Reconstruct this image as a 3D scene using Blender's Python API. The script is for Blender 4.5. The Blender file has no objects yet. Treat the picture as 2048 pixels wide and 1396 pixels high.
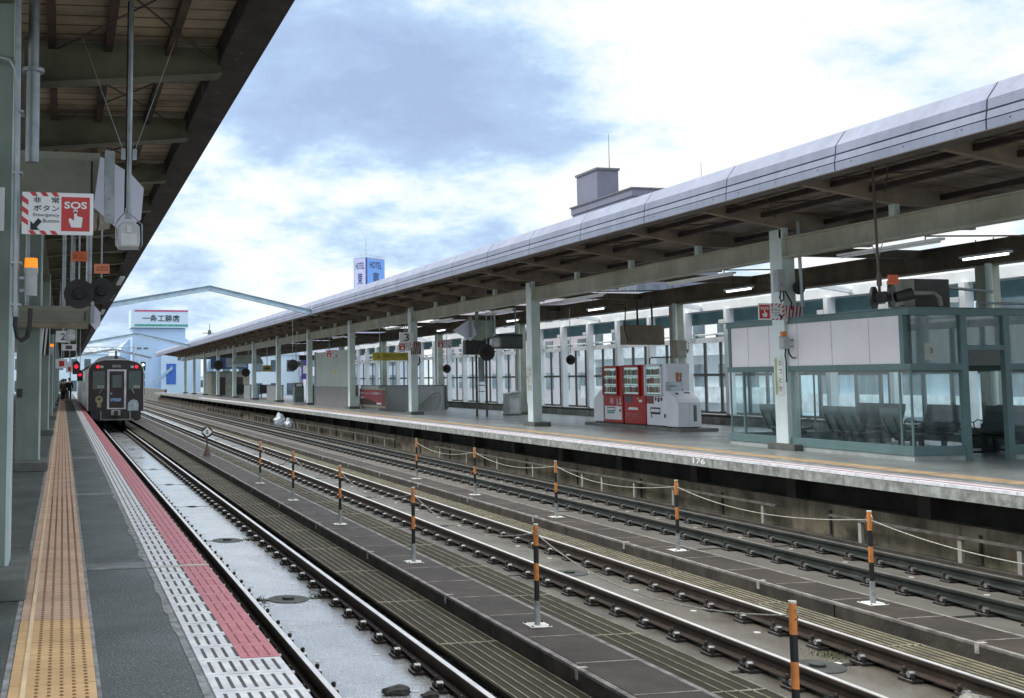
import bpy, bmesh, math, random
from mathutils import Vector, Matrix
random.seed(7)
C = bpy.context.scene
COL = C.collection
R = math.radians

# ---------------------------------------------------------------- camera
cam_d = bpy.data.cameras.new('camera'); cam = bpy.data.objects.new('camera', cam_d); COL.objects.link(cam)
yaw, pitch, roll = 0.213608, 0.081258, -0.003282
fw = Vector((math.sin(yaw)*math.cos(pitch), math.cos(yaw)*math.cos(pitch), math.sin(pitch)))
rt = Vector((math.cos(yaw), -math.sin(yaw), 0)); up = rt.cross(fw)
r2 = rt*math.cos(roll)+up*math.sin(roll); u2 = -rt*math.sin(roll)+up*math.cos(roll)
mw = Matrix(((r2.x, u2.x, -fw.x, 0), (r2.y, u2.y, -fw.y, 0), (r2.z, u2.z, -fw.z, 1.456), (0, 0, 0, 1)))
cam.matrix_world = mw
cam_d.sensor_width = 36; cam_d.lens = 2232.53/2048*36
cam_d.shift_x = (1024-610.3)/2048; cam_d.shift_y = -(698-580.3)/2048
cam_d.clip_start = 0.1; cam_d.clip_end = 6000
C.camera = cam

# ---------------------------------------------------------------- world, sun, exposure
SUN_EL, SUN_AZ = R(50), R(-48)          # azimuth measured from +Y towards +X
W = bpy.data.worlds.new('World'); C.world = W; W.use_nodes = True
nt = W.node_tree; N = nt.nodes; L = nt.links; N.clear()
out = N.new('ShaderNodeOutputWorld'); bg = N.new('ShaderNodeBackground'); bg.inputs[1].default_value = 0.1
L.new(bg.outputs[0], out.inputs[0])
sky = N.new('ShaderNodeTexSky'); sky.sky_type = 'NISHITA'; sky.sun_disc = False
sky.sun_elevation = SUN_EL; sky.sun_rotation = SUN_AZ; sky.air_density = 1.0; sky.dust_density = 1.5
tc = N.new('ShaderNodeTexCoord'); sep = N.new('ShaderNodeSeparateXYZ'); L.new(tc.outputs['Generated'], sep.inputs[0])
def wm(op, a, b=None, c=None):
    n = N.new('ShaderNodeMath'); n.operation = op
    for i, v in enumerate((a, b, c)):
        if v is None: continue
        if isinstance(v, (int, float)): n.inputs[i].default_value = v
        else: L.new(v, n.inputs[i])
    return n.outputs[0]
den = wm('ADD', wm('MAXIMUM', sep.outputs[2], 0.0), 0.30)
cx = wm('DIVIDE', sep.outputs[0], den); cy = wm('DIVIDE', sep.outputs[1], den)
cmb = N.new('ShaderNodeCombineXYZ'); L.new(cx, cmb.inputs[0]); L.new(cy, cmb.inputs[1])
def wnoise(scale, det, rough, off=0.0, dist=0.0):
    mp = N.new('ShaderNodeMapping'); L.new(cmb.outputs[0], mp.inputs[0]); mp.inputs[1].default_value = (off, off*0.7, off)
    n = N.new('ShaderNodeTexNoise'); n.inputs['Scale'].default_value = scale; n.inputs['Detail'].default_value = det
    n.inputs['Roughness'].default_value = rough; n.inputs['Distortion'].default_value = dist
    L.new(mp.outputs[0], n.inputs[0]); return n.outputs[0]
n1 = wnoise(1.8, 12, 0.58, 5.3, 0.1); n2 = wnoise(9.0, 10, 0.66, 8.0, 0.1)
dens = wm('ADD', wm('MULTIPLY', n1, 0.76), wm('MULTIPLY', n2, 0.24)); dens = wm('MULTIPLY_ADD', wm('SUBTRACT', dens, 0.5), 1.45, 0.5)
# the large grey-blue bank of cloud in mid sky and the bright gap beside it
def blob(px, py, w):
    d = fw + r2*((px-610.3)/2232.53) + u2*((580.3-py)/2232.53); d.normalize()
    v = N.new('ShaderNodeVectorMath'); v.operation = 'DOT_PRODUCT'
    nv = N.new('ShaderNodeVectorMath'); nv.operation = 'NORMALIZE'; L.new(tc.outputs['Generated'], nv.inputs[0])
    L.new(nv.outputs[0], v.inputs[0]); v.inputs[1].default_value = d
    t = wm('SUBTRACT', 1.0, v.outputs['Value'])
    return wm('EXPONENT', wm('MULTIPLY', t, -1.0/(w*w)))
grey = blob(850, 200, 0.11); grey = wm('ADD', grey, wm('MULTIPLY', blob(1000, 250, 0.08), 0.8))
grey = wm('ADD', grey, wm('MULTIPLY', blob(1750, 130, 0.06), 0.55))
grey = wm('ADD', grey, wm('MULTIPLY', blob(540, 300, 0.10), 0.5))
lit = wm('ADD', blob(1350, 170, 0.10), wm('MULTIPLY', blob(760, 420, 0.10), 0.5))
lit = wm('ADD', lit, wm('MULTIPLY', blob(1450, 60, 0.09), 0.5))
val = wm('ADD', dens, wm('MULTIPLY', lit, 0.075)); val = wm('SUBTRACT', val, wm('MULTIPLY', grey, 0.095))
hz = wm('EXPONENT', wm('MULTIPLY', wm('MAXIMUM', sep.outputs[2], 0.0), -9.0))
val = wm('ADD', val, wm('MULTIPLY', hz, 0.16))
ramp = N.new('ShaderNodeValToRGB'); L.new(val, ramp.inputs[0])
cr = ramp.color_ramp; cr.elements[0].position = 0.28; cr.elements[0].color = (0.38, 0.50, 0.74, 1)
cr.elements[1].position = 0.62; cr.elements[1].color = (1.0, 1.0, 1.0, 1)
for p, c in ((0.42, (0.45, 0.61, 0.86, 1)), (0.49, (0.60, 0.78, 0.97, 1)), (0.545, (0.80, 0.92, 1.0, 1))):
    e = cr.elements.new(p); e.color = c
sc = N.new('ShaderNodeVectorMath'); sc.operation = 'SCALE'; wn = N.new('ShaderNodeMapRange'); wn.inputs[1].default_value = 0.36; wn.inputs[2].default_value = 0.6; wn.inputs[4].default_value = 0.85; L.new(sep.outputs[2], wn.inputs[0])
wmx = N.new('ShaderNodeMix'); wmx.data_type = 'RGBA'; L.new(wn.outputs[0], wmx.inputs[0]); L.new(ramp.outputs[0], wmx.inputs[6]); wmx.inputs[7].default_value = (0.80, 0.80, 0.78, 1)
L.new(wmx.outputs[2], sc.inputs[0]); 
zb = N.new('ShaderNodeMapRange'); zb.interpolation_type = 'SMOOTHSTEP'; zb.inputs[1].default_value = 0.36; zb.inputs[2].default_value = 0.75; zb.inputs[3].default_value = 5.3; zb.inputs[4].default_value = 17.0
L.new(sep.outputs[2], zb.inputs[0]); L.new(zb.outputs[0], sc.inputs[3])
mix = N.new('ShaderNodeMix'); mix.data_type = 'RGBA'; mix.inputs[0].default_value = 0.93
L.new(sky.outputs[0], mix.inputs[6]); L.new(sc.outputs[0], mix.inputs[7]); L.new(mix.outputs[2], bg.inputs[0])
sd = bpy.data.lights.new('sun', 'SUN'); sd.energy = 1.5; sd.angle = R(12); sd.color = (1.0, 0.96, 0.9)
sun = bpy.data.objects.new('sun', sd); COL.objects.link(sun)
sdir = Vector((math.sin(SUN_AZ)*math.cos(SUN_EL), math.cos(SUN_AZ)*math.cos(SUN_EL), math.sin(SUN_EL)))
sun.rotation_euler = sdir.to_track_quat('Z', 'Y').to_euler()
vs = C.view_settings; vs.view_transform = 'Standard'; vs.look = 'None'; vs.gamma = 1; vs.exposure = 1.0
C.cycles.max_bounces = 8; C.cycles.diffuse_bounces = 4; C.cycles.transparent_max_bounces = 24

# ---------------------------------------------------------------- materials
MATS = {}
def M(name, col, rough=0.6, metal=0.0, var=0.18, scale=2.0, col2=None, bump=0.0, bscale=30, streak=0.0,
      spots=0.0, spec=0.5, wet=0.0, rust=None, fine=0.0, det=5):
    if name in MATS: return MATS[name]
    m = bpy.data.materials.new(name); m.use_nodes = True; t = m.node_tree; n = t.nodes; l = t.links
    b = n['Principled BSDF']; b.inputs['Roughness'].default_value = rough; b.inputs['Metallic'].default_value = metal
    b.inputs['Specular IOR Level'].default_value = spec
    g = n.new('ShaderNodeNewGeometry')
    def noise(s, d=det, r=0.6, st=False, sc3=None):
        mp = n.new('ShaderNodeMapping'); l.new(g.outputs['Position'], mp.inputs[0])
        mp.inputs[3].default_value = sc3 or ((1, 1, 0.12) if st else (1, 1, 1))
        q = n.new('ShaderNodeTexNoise'); q.inputs['Scale'].default_value = s; q.inputs['Detail'].default_value = d
        q.inputs['Roughness'].default_value = r; l.new(mp.outputs[0], q.inputs[0]); return q.outputs[0]
    def rmp(x, a, bb):
        q = n.new('ShaderNodeMapRange'); q.inputs[1].default_value = a; q.inputs[2].default_value = bb; l.new(x, q.inputs[0]); return q.outputs[0]
    def mx(f, a, c):
        q = n.new('ShaderNodeMix'); q.data_type = 'RGBA'
        if isinstance(f, float): q.inputs[0].default_value = f
        else: l.new(f, q.inputs[0])
        for i, v in ((6, a), (7, c)):
            if isinstance(v, tuple): q.inputs[i].default_value = v+(1,)
            else: l.new(v, q.inputs[i])
        return q.outputs[2]
    c2 = col2 or tuple(c*(1-var*2.2) for c in col); c1 = tuple(min(1, c*(1+var*0.7)) for c in col)
    cur = mx(rmp(noise(scale), 0.3, 0.7), c2, c1)
    if fine:
        f = n.new('ShaderNodeMath'); f.operation = 'MULTIPLY'; f.inputs[1].default_value = fine; l.new(rmp(noise(62, 3, 0.7), 0.50, 0.62), f.inputs[0])
        cur = mx(f.outputs[0], cur, tuple(min(1, c*2.4+0.03) for c in col))
        f = n.new('ShaderNodeMath'); f.operation = 'MULTIPLY'; f.inputs[1].default_value = fine*0.8; l.new(rmp(noise(48, 3, 0.7), 0.52, 0.40), f.inputs[0])
        cur = mx(f.outputs[0], cur, tuple(c*0.45 for c in col))
    if streak:
        f = n.new('ShaderNodeMath'); f.operation = 'MULTIPLY'; f.inputs[1].default_value = streak; l.new(rmp(noise(7, 6, 0.7, True), 0.48, 0.72), f.inputs[0])
        cur = mx(f.outputs[0], cur, tuple(c*0.3 for c in col))
    if rust:
        f = n.new('ShaderNodeMath'); f.operation = 'MULTIPLY'; f.inputs[1].default_value = 0.9; l.new(rmp(noise(5, 8, 0.75), 0.62, 0.68), f.inputs[0])
        cur = mx(f.outputs[0], cur, rust)
    l.new(cur, b.inputs['Base Color'])
    if wet:
        r_ = n.new('ShaderNodeMapRange'); r_.inputs[1].default_value = 0.4; r_.inputs[2].default_value = 0.6
        r_.inputs[3].default_value = rough; r_.inputs[4].default_value = wet; l.new(noise(0.9, 6, 0.65), r_.inputs[0]); l.new(r_.outputs[0], b.inputs['Roughness'])
    elif rough > 0.25:
        r_ = n.new('ShaderNodeMapRange'); r_.inputs[3].default_value = rough*0.8; r_.inputs[4].default_value = min(1, rough*1.2)
        l.new(noise(scale*3), r_.inputs[0]); l.new(r_.outputs[0], b.inputs['Roughness'])
    if bump:
        bu = n.new('ShaderNodeBump'); bu.inputs['Strength'].default_value = bump; bu.inputs['Distance'].default_value = 0.01
        l.new(noise(bscale, 4), bu.inputs['Height']); l.new(bu.outputs[0], b.inputs['Normal'])
    MATS[name] = m; return m
def nodes_of(m): return m.node_tree.nodes, m.node_tree.links, m.node_tree.nodes['Principled BSDF']
def line_mat(name, base, line, axes, rough=0.6, metal=0.0, bump=0.0, var=0.25):
    """base colour with regular thin lines at world positions; axes = [(axis, period, width, offset, strength)]"""
    m = M(name, base, rough, metal, var, 1.6); n, l, b = nodes_of(m)
    src = b.inputs['Base Color'].links[0].from_socket
    g = n.new('ShaderNodeNewGeometry'); s = n.new('ShaderNodeSeparateXYZ'); l.new(g.outputs['Position'], s.inputs[0])
    hsum = None
    for ax, per, wd, off, stg in axes:
        a = n.new('ShaderNodeMath'); a.operation = 'ADD'; a.inputs[1].default_value = off+1000*per; l.new(s.outputs[ax], a.inputs[0])
        f = n.new('ShaderNodeMath'); f.operation = 'MODULO'; f.inputs[1].default_value = per; l.new(a.outputs[0], f.inputs[0])
        c = n.new('ShaderNodeMath'); c.operation = 'LESS_THAN'; c.inputs[1].default_value = wd; l.new(f.outputs[0], c.inputs[0])
        k = n.new('ShaderNodeMath'); k.operation = 'MULTIPLY'; k.inputs[1].default_value = stg; l.new(c.outputs[0], k.inputs[0])
        q = n.new('ShaderNodeMix'); q.data_type = 'RGBA'; l.new(k.outputs[0], q.inputs[0]); l.new(src, q.inputs[6]); q.inputs[7].default_value = line+(1,)
        src = q.outputs[2]; hsum = c.outputs[0]
    l.new(src, b.inputs['Base Color'])
    if bump:
        bu = n.new('ShaderNodeBump'); bu.inputs['Strength'].default_value = bump; bu.inputs['Distance'].default_value = 0.02
        bu.invert = True; l.new(hsum, bu.inputs['Height']); l.new(bu.outputs[0], b.inputs['Normal'])
    return m
def glass(name, tint=(0.75, 0.88, 0.9), refl=0.12, dirt=0.1):
    m = bpy.data.materials.new(name); m.use_nodes = True; n = m.node_tree.nodes; l = m.node_tree.links; n.clear()
    o = n.new('ShaderNodeOutputMaterial'); t = n.new('ShaderNodeBsdfTransparent'); t.inputs[0].default_value = tint+(1,)
    g = n.new('ShaderNodeBsdfGlossy'); g.inputs[1].default_value = 0.03; g.inputs[0].default_value = (0.9, 0.95, 1, 1)
    d = n.new('ShaderNodeBsdfTranslucent' if 'wall' in name else 'ShaderNodeBsdfDiffuse'); d.inputs[0].default_value = (0.75, 0.9, 0.95, 1)
    ge = n.new('ShaderNodeNewGeometry'); mp = n.new('ShaderNodeMapping'); mp.inputs[3].default_value = (1, 1, 0.15); l.new(ge.outputs['Position'], mp.inputs[0])
    q = n.new('ShaderNodeTexNoise'); q.inputs['Scale'].default_value = 5; q.inputs['Detail'].default_value = 6; l.new(mp.outputs[0], q.inputs[0])
    r = n.new('ShaderNodeMapRange'); r.inputs[1].default_value = 0.4; r.inputs[2].default_value = 0.7; r.inputs[3].default_value = dirt*0.3; r.inputs[4].default_value = dirt; l.new(q.outputs[0], r.inputs[0])
    lw = n.new('ShaderNodeLayerWeight'); lw.inputs[0].default_value = 0.5; fr = n.new('ShaderNodeMath'); fr.operation = 'POWER'; fr.inputs[1].default_value = 4.0; l.new(lw.outputs['Facing'], fr.inputs[0])
    fm = n.new('ShaderNodeMath'); fm.operation = 'MULTIPLY_ADD'; fm.inputs[1].default_value = 0.6; fm.inputs[2].default_value = refl*0.25; l.new(fr.outputs[0], fm.inputs[0])
    a = n.new('ShaderNodeMixShader'); l.new(r.outputs[0], a.inputs[0]); l.new(t.outputs[0], a.inputs[1]); l.new(d.outputs[0], a.inputs[2])
    b = n.new('ShaderNodeMixShader'); l.new(fm.outputs[0], b.inputs[0]); l.new(a.outputs[0], b.inputs[1]); l.new(g.outputs[0], b.inputs[2])
    l.new(b.outputs[0], o.inputs[0]); MATS[name] = m; return m
def lamp_mat(name, col, s):
    m = bpy.data.materials.new(name); m.use_nodes = True; b = m.node_tree.nodes['Principled BSDF']
    b.inputs['Base Color'].default_value = col+(1,); b.inputs['Emission Color'].default_value = col+(1,); b.inputs['Emission Strength'].default_value = s
    MATS[name] = m; return m

asphalt = M('asphalt', (0.085, 0.10, 0.097), 0.55, 0, 0.25, 1.3, bump=0.7, bscale=60, fine=0.6, wet=0.38)
asphalt_far = M('asphalt_worn', (0.22, 0.235, 0.23), 0.5, 0, 0.2, 0.8, bump=0.3, bscale=50, wet=0.28, fine=0.3)
asph_patch = M('asphalt_patch', (0.088, 0.084, 0.092), 0.6, 0, 0.3, 3, bump=0.6, bscale=70, fine=0.3)
mortar = M('mortar', (0.30, 0.31, 0.32), 0.8, 0, 0.3, 9, bump=0.4)
concrete = M('concrete', (0.17, 0.17, 0.155), 0.8, 0, 0.28, 1.5, bump=0.4, bscale=25, streak=0.5)
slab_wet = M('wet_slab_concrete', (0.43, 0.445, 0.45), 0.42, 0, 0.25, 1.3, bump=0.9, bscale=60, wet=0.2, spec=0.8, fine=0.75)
def coat(m, w, rg):
    b = m.node_tree.nodes['Principled BSDF']; b.inputs['Coat Weight'].default_value = w; b.inputs['Coat Roughness'].default_value = rg; b.inputs['Coat IOR'].default_value = 1.6 if w < 1 else 1.9
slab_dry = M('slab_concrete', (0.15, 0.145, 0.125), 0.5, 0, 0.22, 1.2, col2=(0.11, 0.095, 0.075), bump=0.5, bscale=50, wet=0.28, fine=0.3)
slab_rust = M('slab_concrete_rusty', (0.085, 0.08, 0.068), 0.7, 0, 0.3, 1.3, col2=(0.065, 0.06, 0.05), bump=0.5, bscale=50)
bed = M('track_bed_concrete', (0.09, 0.085, 0.075), 0.75, 0, 0.3, 1.0, bump=0.5, wet=0.35)
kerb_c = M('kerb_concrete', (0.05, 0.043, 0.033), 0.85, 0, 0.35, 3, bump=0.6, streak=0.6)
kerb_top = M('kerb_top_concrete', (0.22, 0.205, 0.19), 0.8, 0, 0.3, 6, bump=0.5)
edge_c = M('platform_edge_concrete', (0.32, 0.34, 0.33), 0.8, 0, 0.3, 5, bump=0.5, streak=0.95, col2=(0.13, 0.14, 0.12))
wall_c = M('retaining_wall_concrete', (0.18, 0.155, 0.105), 0.85, 0, 0.35, 2, bump=0.5, streak=0.9)
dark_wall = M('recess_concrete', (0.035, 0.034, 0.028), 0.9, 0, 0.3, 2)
coat(slab_wet, 1.0, 0.22); coat(slab_dry, 0.85, 0.22); coat(asphalt_far, 0.4, 0.25)
def rust_band(m, xs, wd, col, k=0.8):
    n, l, b = nodes_of(m); src = b.inputs['Base Color'].links[0].from_socket
    g = n.new('ShaderNodeNewGeometry'); s_ = n.new('ShaderNodeSeparateXYZ'); l.new(g.outputs['Position'], s_.inputs[0])
    q = n.new('ShaderNodeTexNoise'); q.inputs['Scale'].default_value = 1.7; q.inputs['Detail'].default_value = 7; q.inputs['Roughness'].default_value = 0.7; l.new(g.outputs['Position'], q.inputs[0])
    tot = None
    def mt(op, a, b_):
        z = n.new('ShaderNodeMath'); z.operation = op
        for i, v in enumerate((a, b_)):
            if isinstance(v, (int, float)): z.inputs[i].default_value = v
            else: l.new(v, z.inputs[i])
        return z.outputs[0]
    for x in xs:
        d = mt('SUBTRACT', 1.0, mt('DIVIDE', mt('ABSOLUTE', mt('SUBTRACT', s_.outputs[0], x), 0.0), wd)); d = mt('MAXIMUM', d, 0.0)
        tot = d if tot is None else mt('MAXIMUM', tot, d)
    f = mt('MULTIPLY', mt('MINIMUM', mt('MULTIPLY', tot, mt('MULTIPLY', mt('MAXIMUM', mt('SUBTRACT', q.outputs[0], 0.36), 0.0), 6.0)), 1.0), k)
    mx_ = n.new('ShaderNodeMix'); mx_.data_type = 'RGBA'; l.new(f, mx_.inputs[0]); l.new(src, mx_.inputs[6]); mx_.inputs[7].default_value = col+(1,)
    l.new(mx_.outputs[2], b.inputs['Base Color'])
rust_band(slab_wet, (2.065, 3.19), 0.34, (0.05, 0.042, 0.032), 0.8)
rust_band(slab_dry, (6.05, 7.18), 0.5, (0.07, 0.056, 0.04), 0.8)
rust_band(bed, (1.5, 3.5, 5.2, 9.3, 11.6), 0.6, (0.05, 0.045, 0.03), 0.7)
rail_m = M('rail_steel', (0.034, 0.021, 0.013), 0.6, 0.2, 0.3, 6, bump=0.2)
rail_g = M('rail_steel_green', (0.035, 0.042, 0.036), 0.55, 0.3, 0.3, 3, bump=0.2)
rail_top = M('polished_rail', (0.80, 0.78, 0.76), 0.38, 0.6, 0.08, 4)
rail_top2 = M('dull_rail', (0.30, 0.27, 0.24), 0.5, 0.7, 0.2, 4)
clip_m = M('fastening_iron', (0.028, 0.022, 0.019), 0.6, 0.3, 0.3, 20)
clip_s = M('clip_steel', (0.38, 0.38, 0.37), 0.4, 0.8, 0.2, 20)
grate = line_mat('grating_steel', (0.055, 0.046, 0.026), (0.008, 0.011, 0.009), [(1, 0.033, 0.012, 0, 0.85)], 0.7)
nodes_of(grate)[2].inputs['Specular IOR Level'].default_value = 0.15
checker = line_mat('checker_plate', (0.085, 0.062, 0.05), (0.012, 0.018, 0.015), [(0, 0.034, 0.014, 0, 0.75), (1, 0.045, 0.016, 0, 0.6)], 0.6, 0.1)
checker.node_tree.nodes['Principled BSDF'].inputs['Specular IOR Level'].default_value = 0.2
bar_m = M('grating_bar', (0.42, 0.39, 0.29), 0.6, 0.3, 0.25, 5)
yellow = M('tactile_yellow', (0.66, 0.44, 0.23), 0.6, 0, 0.12, 2.5, bump=0.15)
pinkish = M('tactile_faded', (0.60, 0.42, 0.31), 0.6, 0, 0.14, 2.5, bump=0.15)
dotm = M('tactile_dot_worn', (0.24, 0.12, 0.05), 0.7, 0, 0.2, 8)
white_tile = M('white_edge_tile', (0.72, 0.73, 0.75), 0.6, 0, 0.16, 7, col2=(0.50, 0.51, 0.55), bump=0.3)
slot = M('tile_slot', (0.10, 0.10, 0.105), 0.8, 0, 0.2, 6)
red_tile = M('red_edge_paint', (0.52, 0.16, 0.18), 0.42, 0, 0.16, 9, col2=(0.40, 0.10, 0.12), bump=0.5, bscale=14)
red_slot = M('red_slot', (0.33, 0.055, 0.065), 0.6, 0, 0.2, 8)
pillar_l = M('pillar_paint_green', (0.21, 0.27, 0.235), 0.5, 0, 0.1, 1.2, streak=0.25)
pillar_r = M('pillar_paint_pale', (0.60, 0.72, 0.68), 0.5, 0, 0.08, 1.5, streak=0.2)
plinth_m = M('pillar_plinth', (0.13, 0.14, 0.13), 0.8, 0, 0.2, 4, bump=0.3)
beam_m = M('beam_paint', (0.44, 0.45, 0.37), 0.5, 0, 0.16, 1.1, col2=(0.30, 0.30, 0.22), streak=0.35)
beam_dark = M('beam_brown', (0.14, 0.115, 0.075), 0.6, 0, 0.3, 1.2, streak=0.5)
beam_l = M('beam_olive', (0.13, 0.132, 0.08), 0.6, 0, 0.25, 1.4, rust=(0.05, 0.025, 0.015))
purlin = M('purlin_rusty', (0.075, 0.045, 0.03), 0.75, 0, 0.4, 2)
deck_l = line_mat('roof_deck_tan', (0.46, 0.37, 0.25), (0.05, 0.035, 0.025), [(1, 0.30, 0.04, 0, 0.85)], 0.6)
deck_r = line_mat('roof_deck_grey', (0.32, 0.24, 0.18), (0.04, 0.03, 0.028), [(1, 0.50, 0.045, 0, 0.85)], 0.6)
fascia = M('fascia_aluminium', (0.225, 0.25, 0.33), 0.55, 0.0, 0.09, 1.3, spec=0.3, streak=0.25)
fascia_dk = M('fascia_gap', (0.10, 0.10, 0.14), 0.7, 0, 0.1, 2)
edge_rust = M('canopy_edge_peeling', (0.028, 0.021, 0.016), 0.7, 0, 0.4, 1.5, rust=(0.30, 0.29, 0.27))
teal = M('teal_frame', (0.12, 0.205, 0.21), 0.45, 0, 0.1, 2)
white_p = M('white_panel', (0.82, 0.82, 0.84), 0.4, 0, 0.04, 0.8)
white_s = M('white_steel', (0.84, 0.89, 0.92), 0.45, 0, 0.06, 2)
white_m = M('sign_white', (0.78, 0.80, 0.82), 0.4, 0, 0.04, 3)
black = M('black_paint', (0.012, 0.012, 0.012), 0.5, 0, 0.2, 5)
dark = M('dark_casing', (0.03, 0.03, 0.028), 0.5, 0, 0.3, 5)
steel = M('galvanised_steel', (0.36, 0.40, 0.42), 0.42, 0.6, 0.15, 6)
grey_box = M('grey_box', (0.42, 0.45, 0.45), 0.5, 0, 0.1, 6)
red = M('sign_red', (0.55, 0.035, 0.035), 0.4, 0, 0.08, 5)
orange = M('orange_paint', (0.62, 0.22, 0.05), 0.5, 0, 0.15, 9, rust=(0.08, 0.04, 0.02))
orange_tag = M('orange_tag', (0.75, 0.16, 0.06), 0.5, 0, 0.1, 9)
olive = M('sign_box_olive', (0.26, 0.27, 0.21), 0.5, 0, 0.1, 2)
tealband = M('teal_band', (0.12, 0.27, 0.31), 0.5, 0, 0.12, 1)
mull = M('dark_mullion', (0.09, 0.105, 0.10), 0.5, 0, 0.15, 2)
panel_g = M('stair_panel_grey', (0.42, 0.44, 0.44), 0.55, 0, 0.06, 1.5)
panel_gr = M('stair_panel_green', (0.36, 0.42, 0.38), 0.55, 0, 0.06, 1.5)
gl = glass('clear_glass', (0.93, 0.97, 0.97), 0.12, 0.05); gl_wall = glass('wall_glass', (0.9, 0.98, 1.0), 0.08, 0.24); gl_dk = glass('tinted_glass', (0.72, 0.82, 0.80), 0.3, 0.12)
rope_m = M('rope', (0.46, 0.44, 0.38), 0.8, 0, 0.3, 60)
vred = M('vending_red', (0.42, 0.02, 0.018), 0.35, 0, 0.05, 2)
vwhite = M('vending_white', (0.80, 0.82, 0.87), 0.35, 0, 0.04, 2)
train_m = M('train_maroon', (0.022, 0.014, 0.015), 0.35, 0, 0.2, 1)
train_roof = M('train_roof', (0.30, 0.32, 0.33), 0.5, 0, 0.15, 1)
win_dk = M('train_window', (0.045, 0.07, 0.07), 0.12, 0, 0.2, 1)
seat_m = M('seat_grey', (0.10, 0.145, 0.15), 0.45, 0, 0.12, 3)

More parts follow.
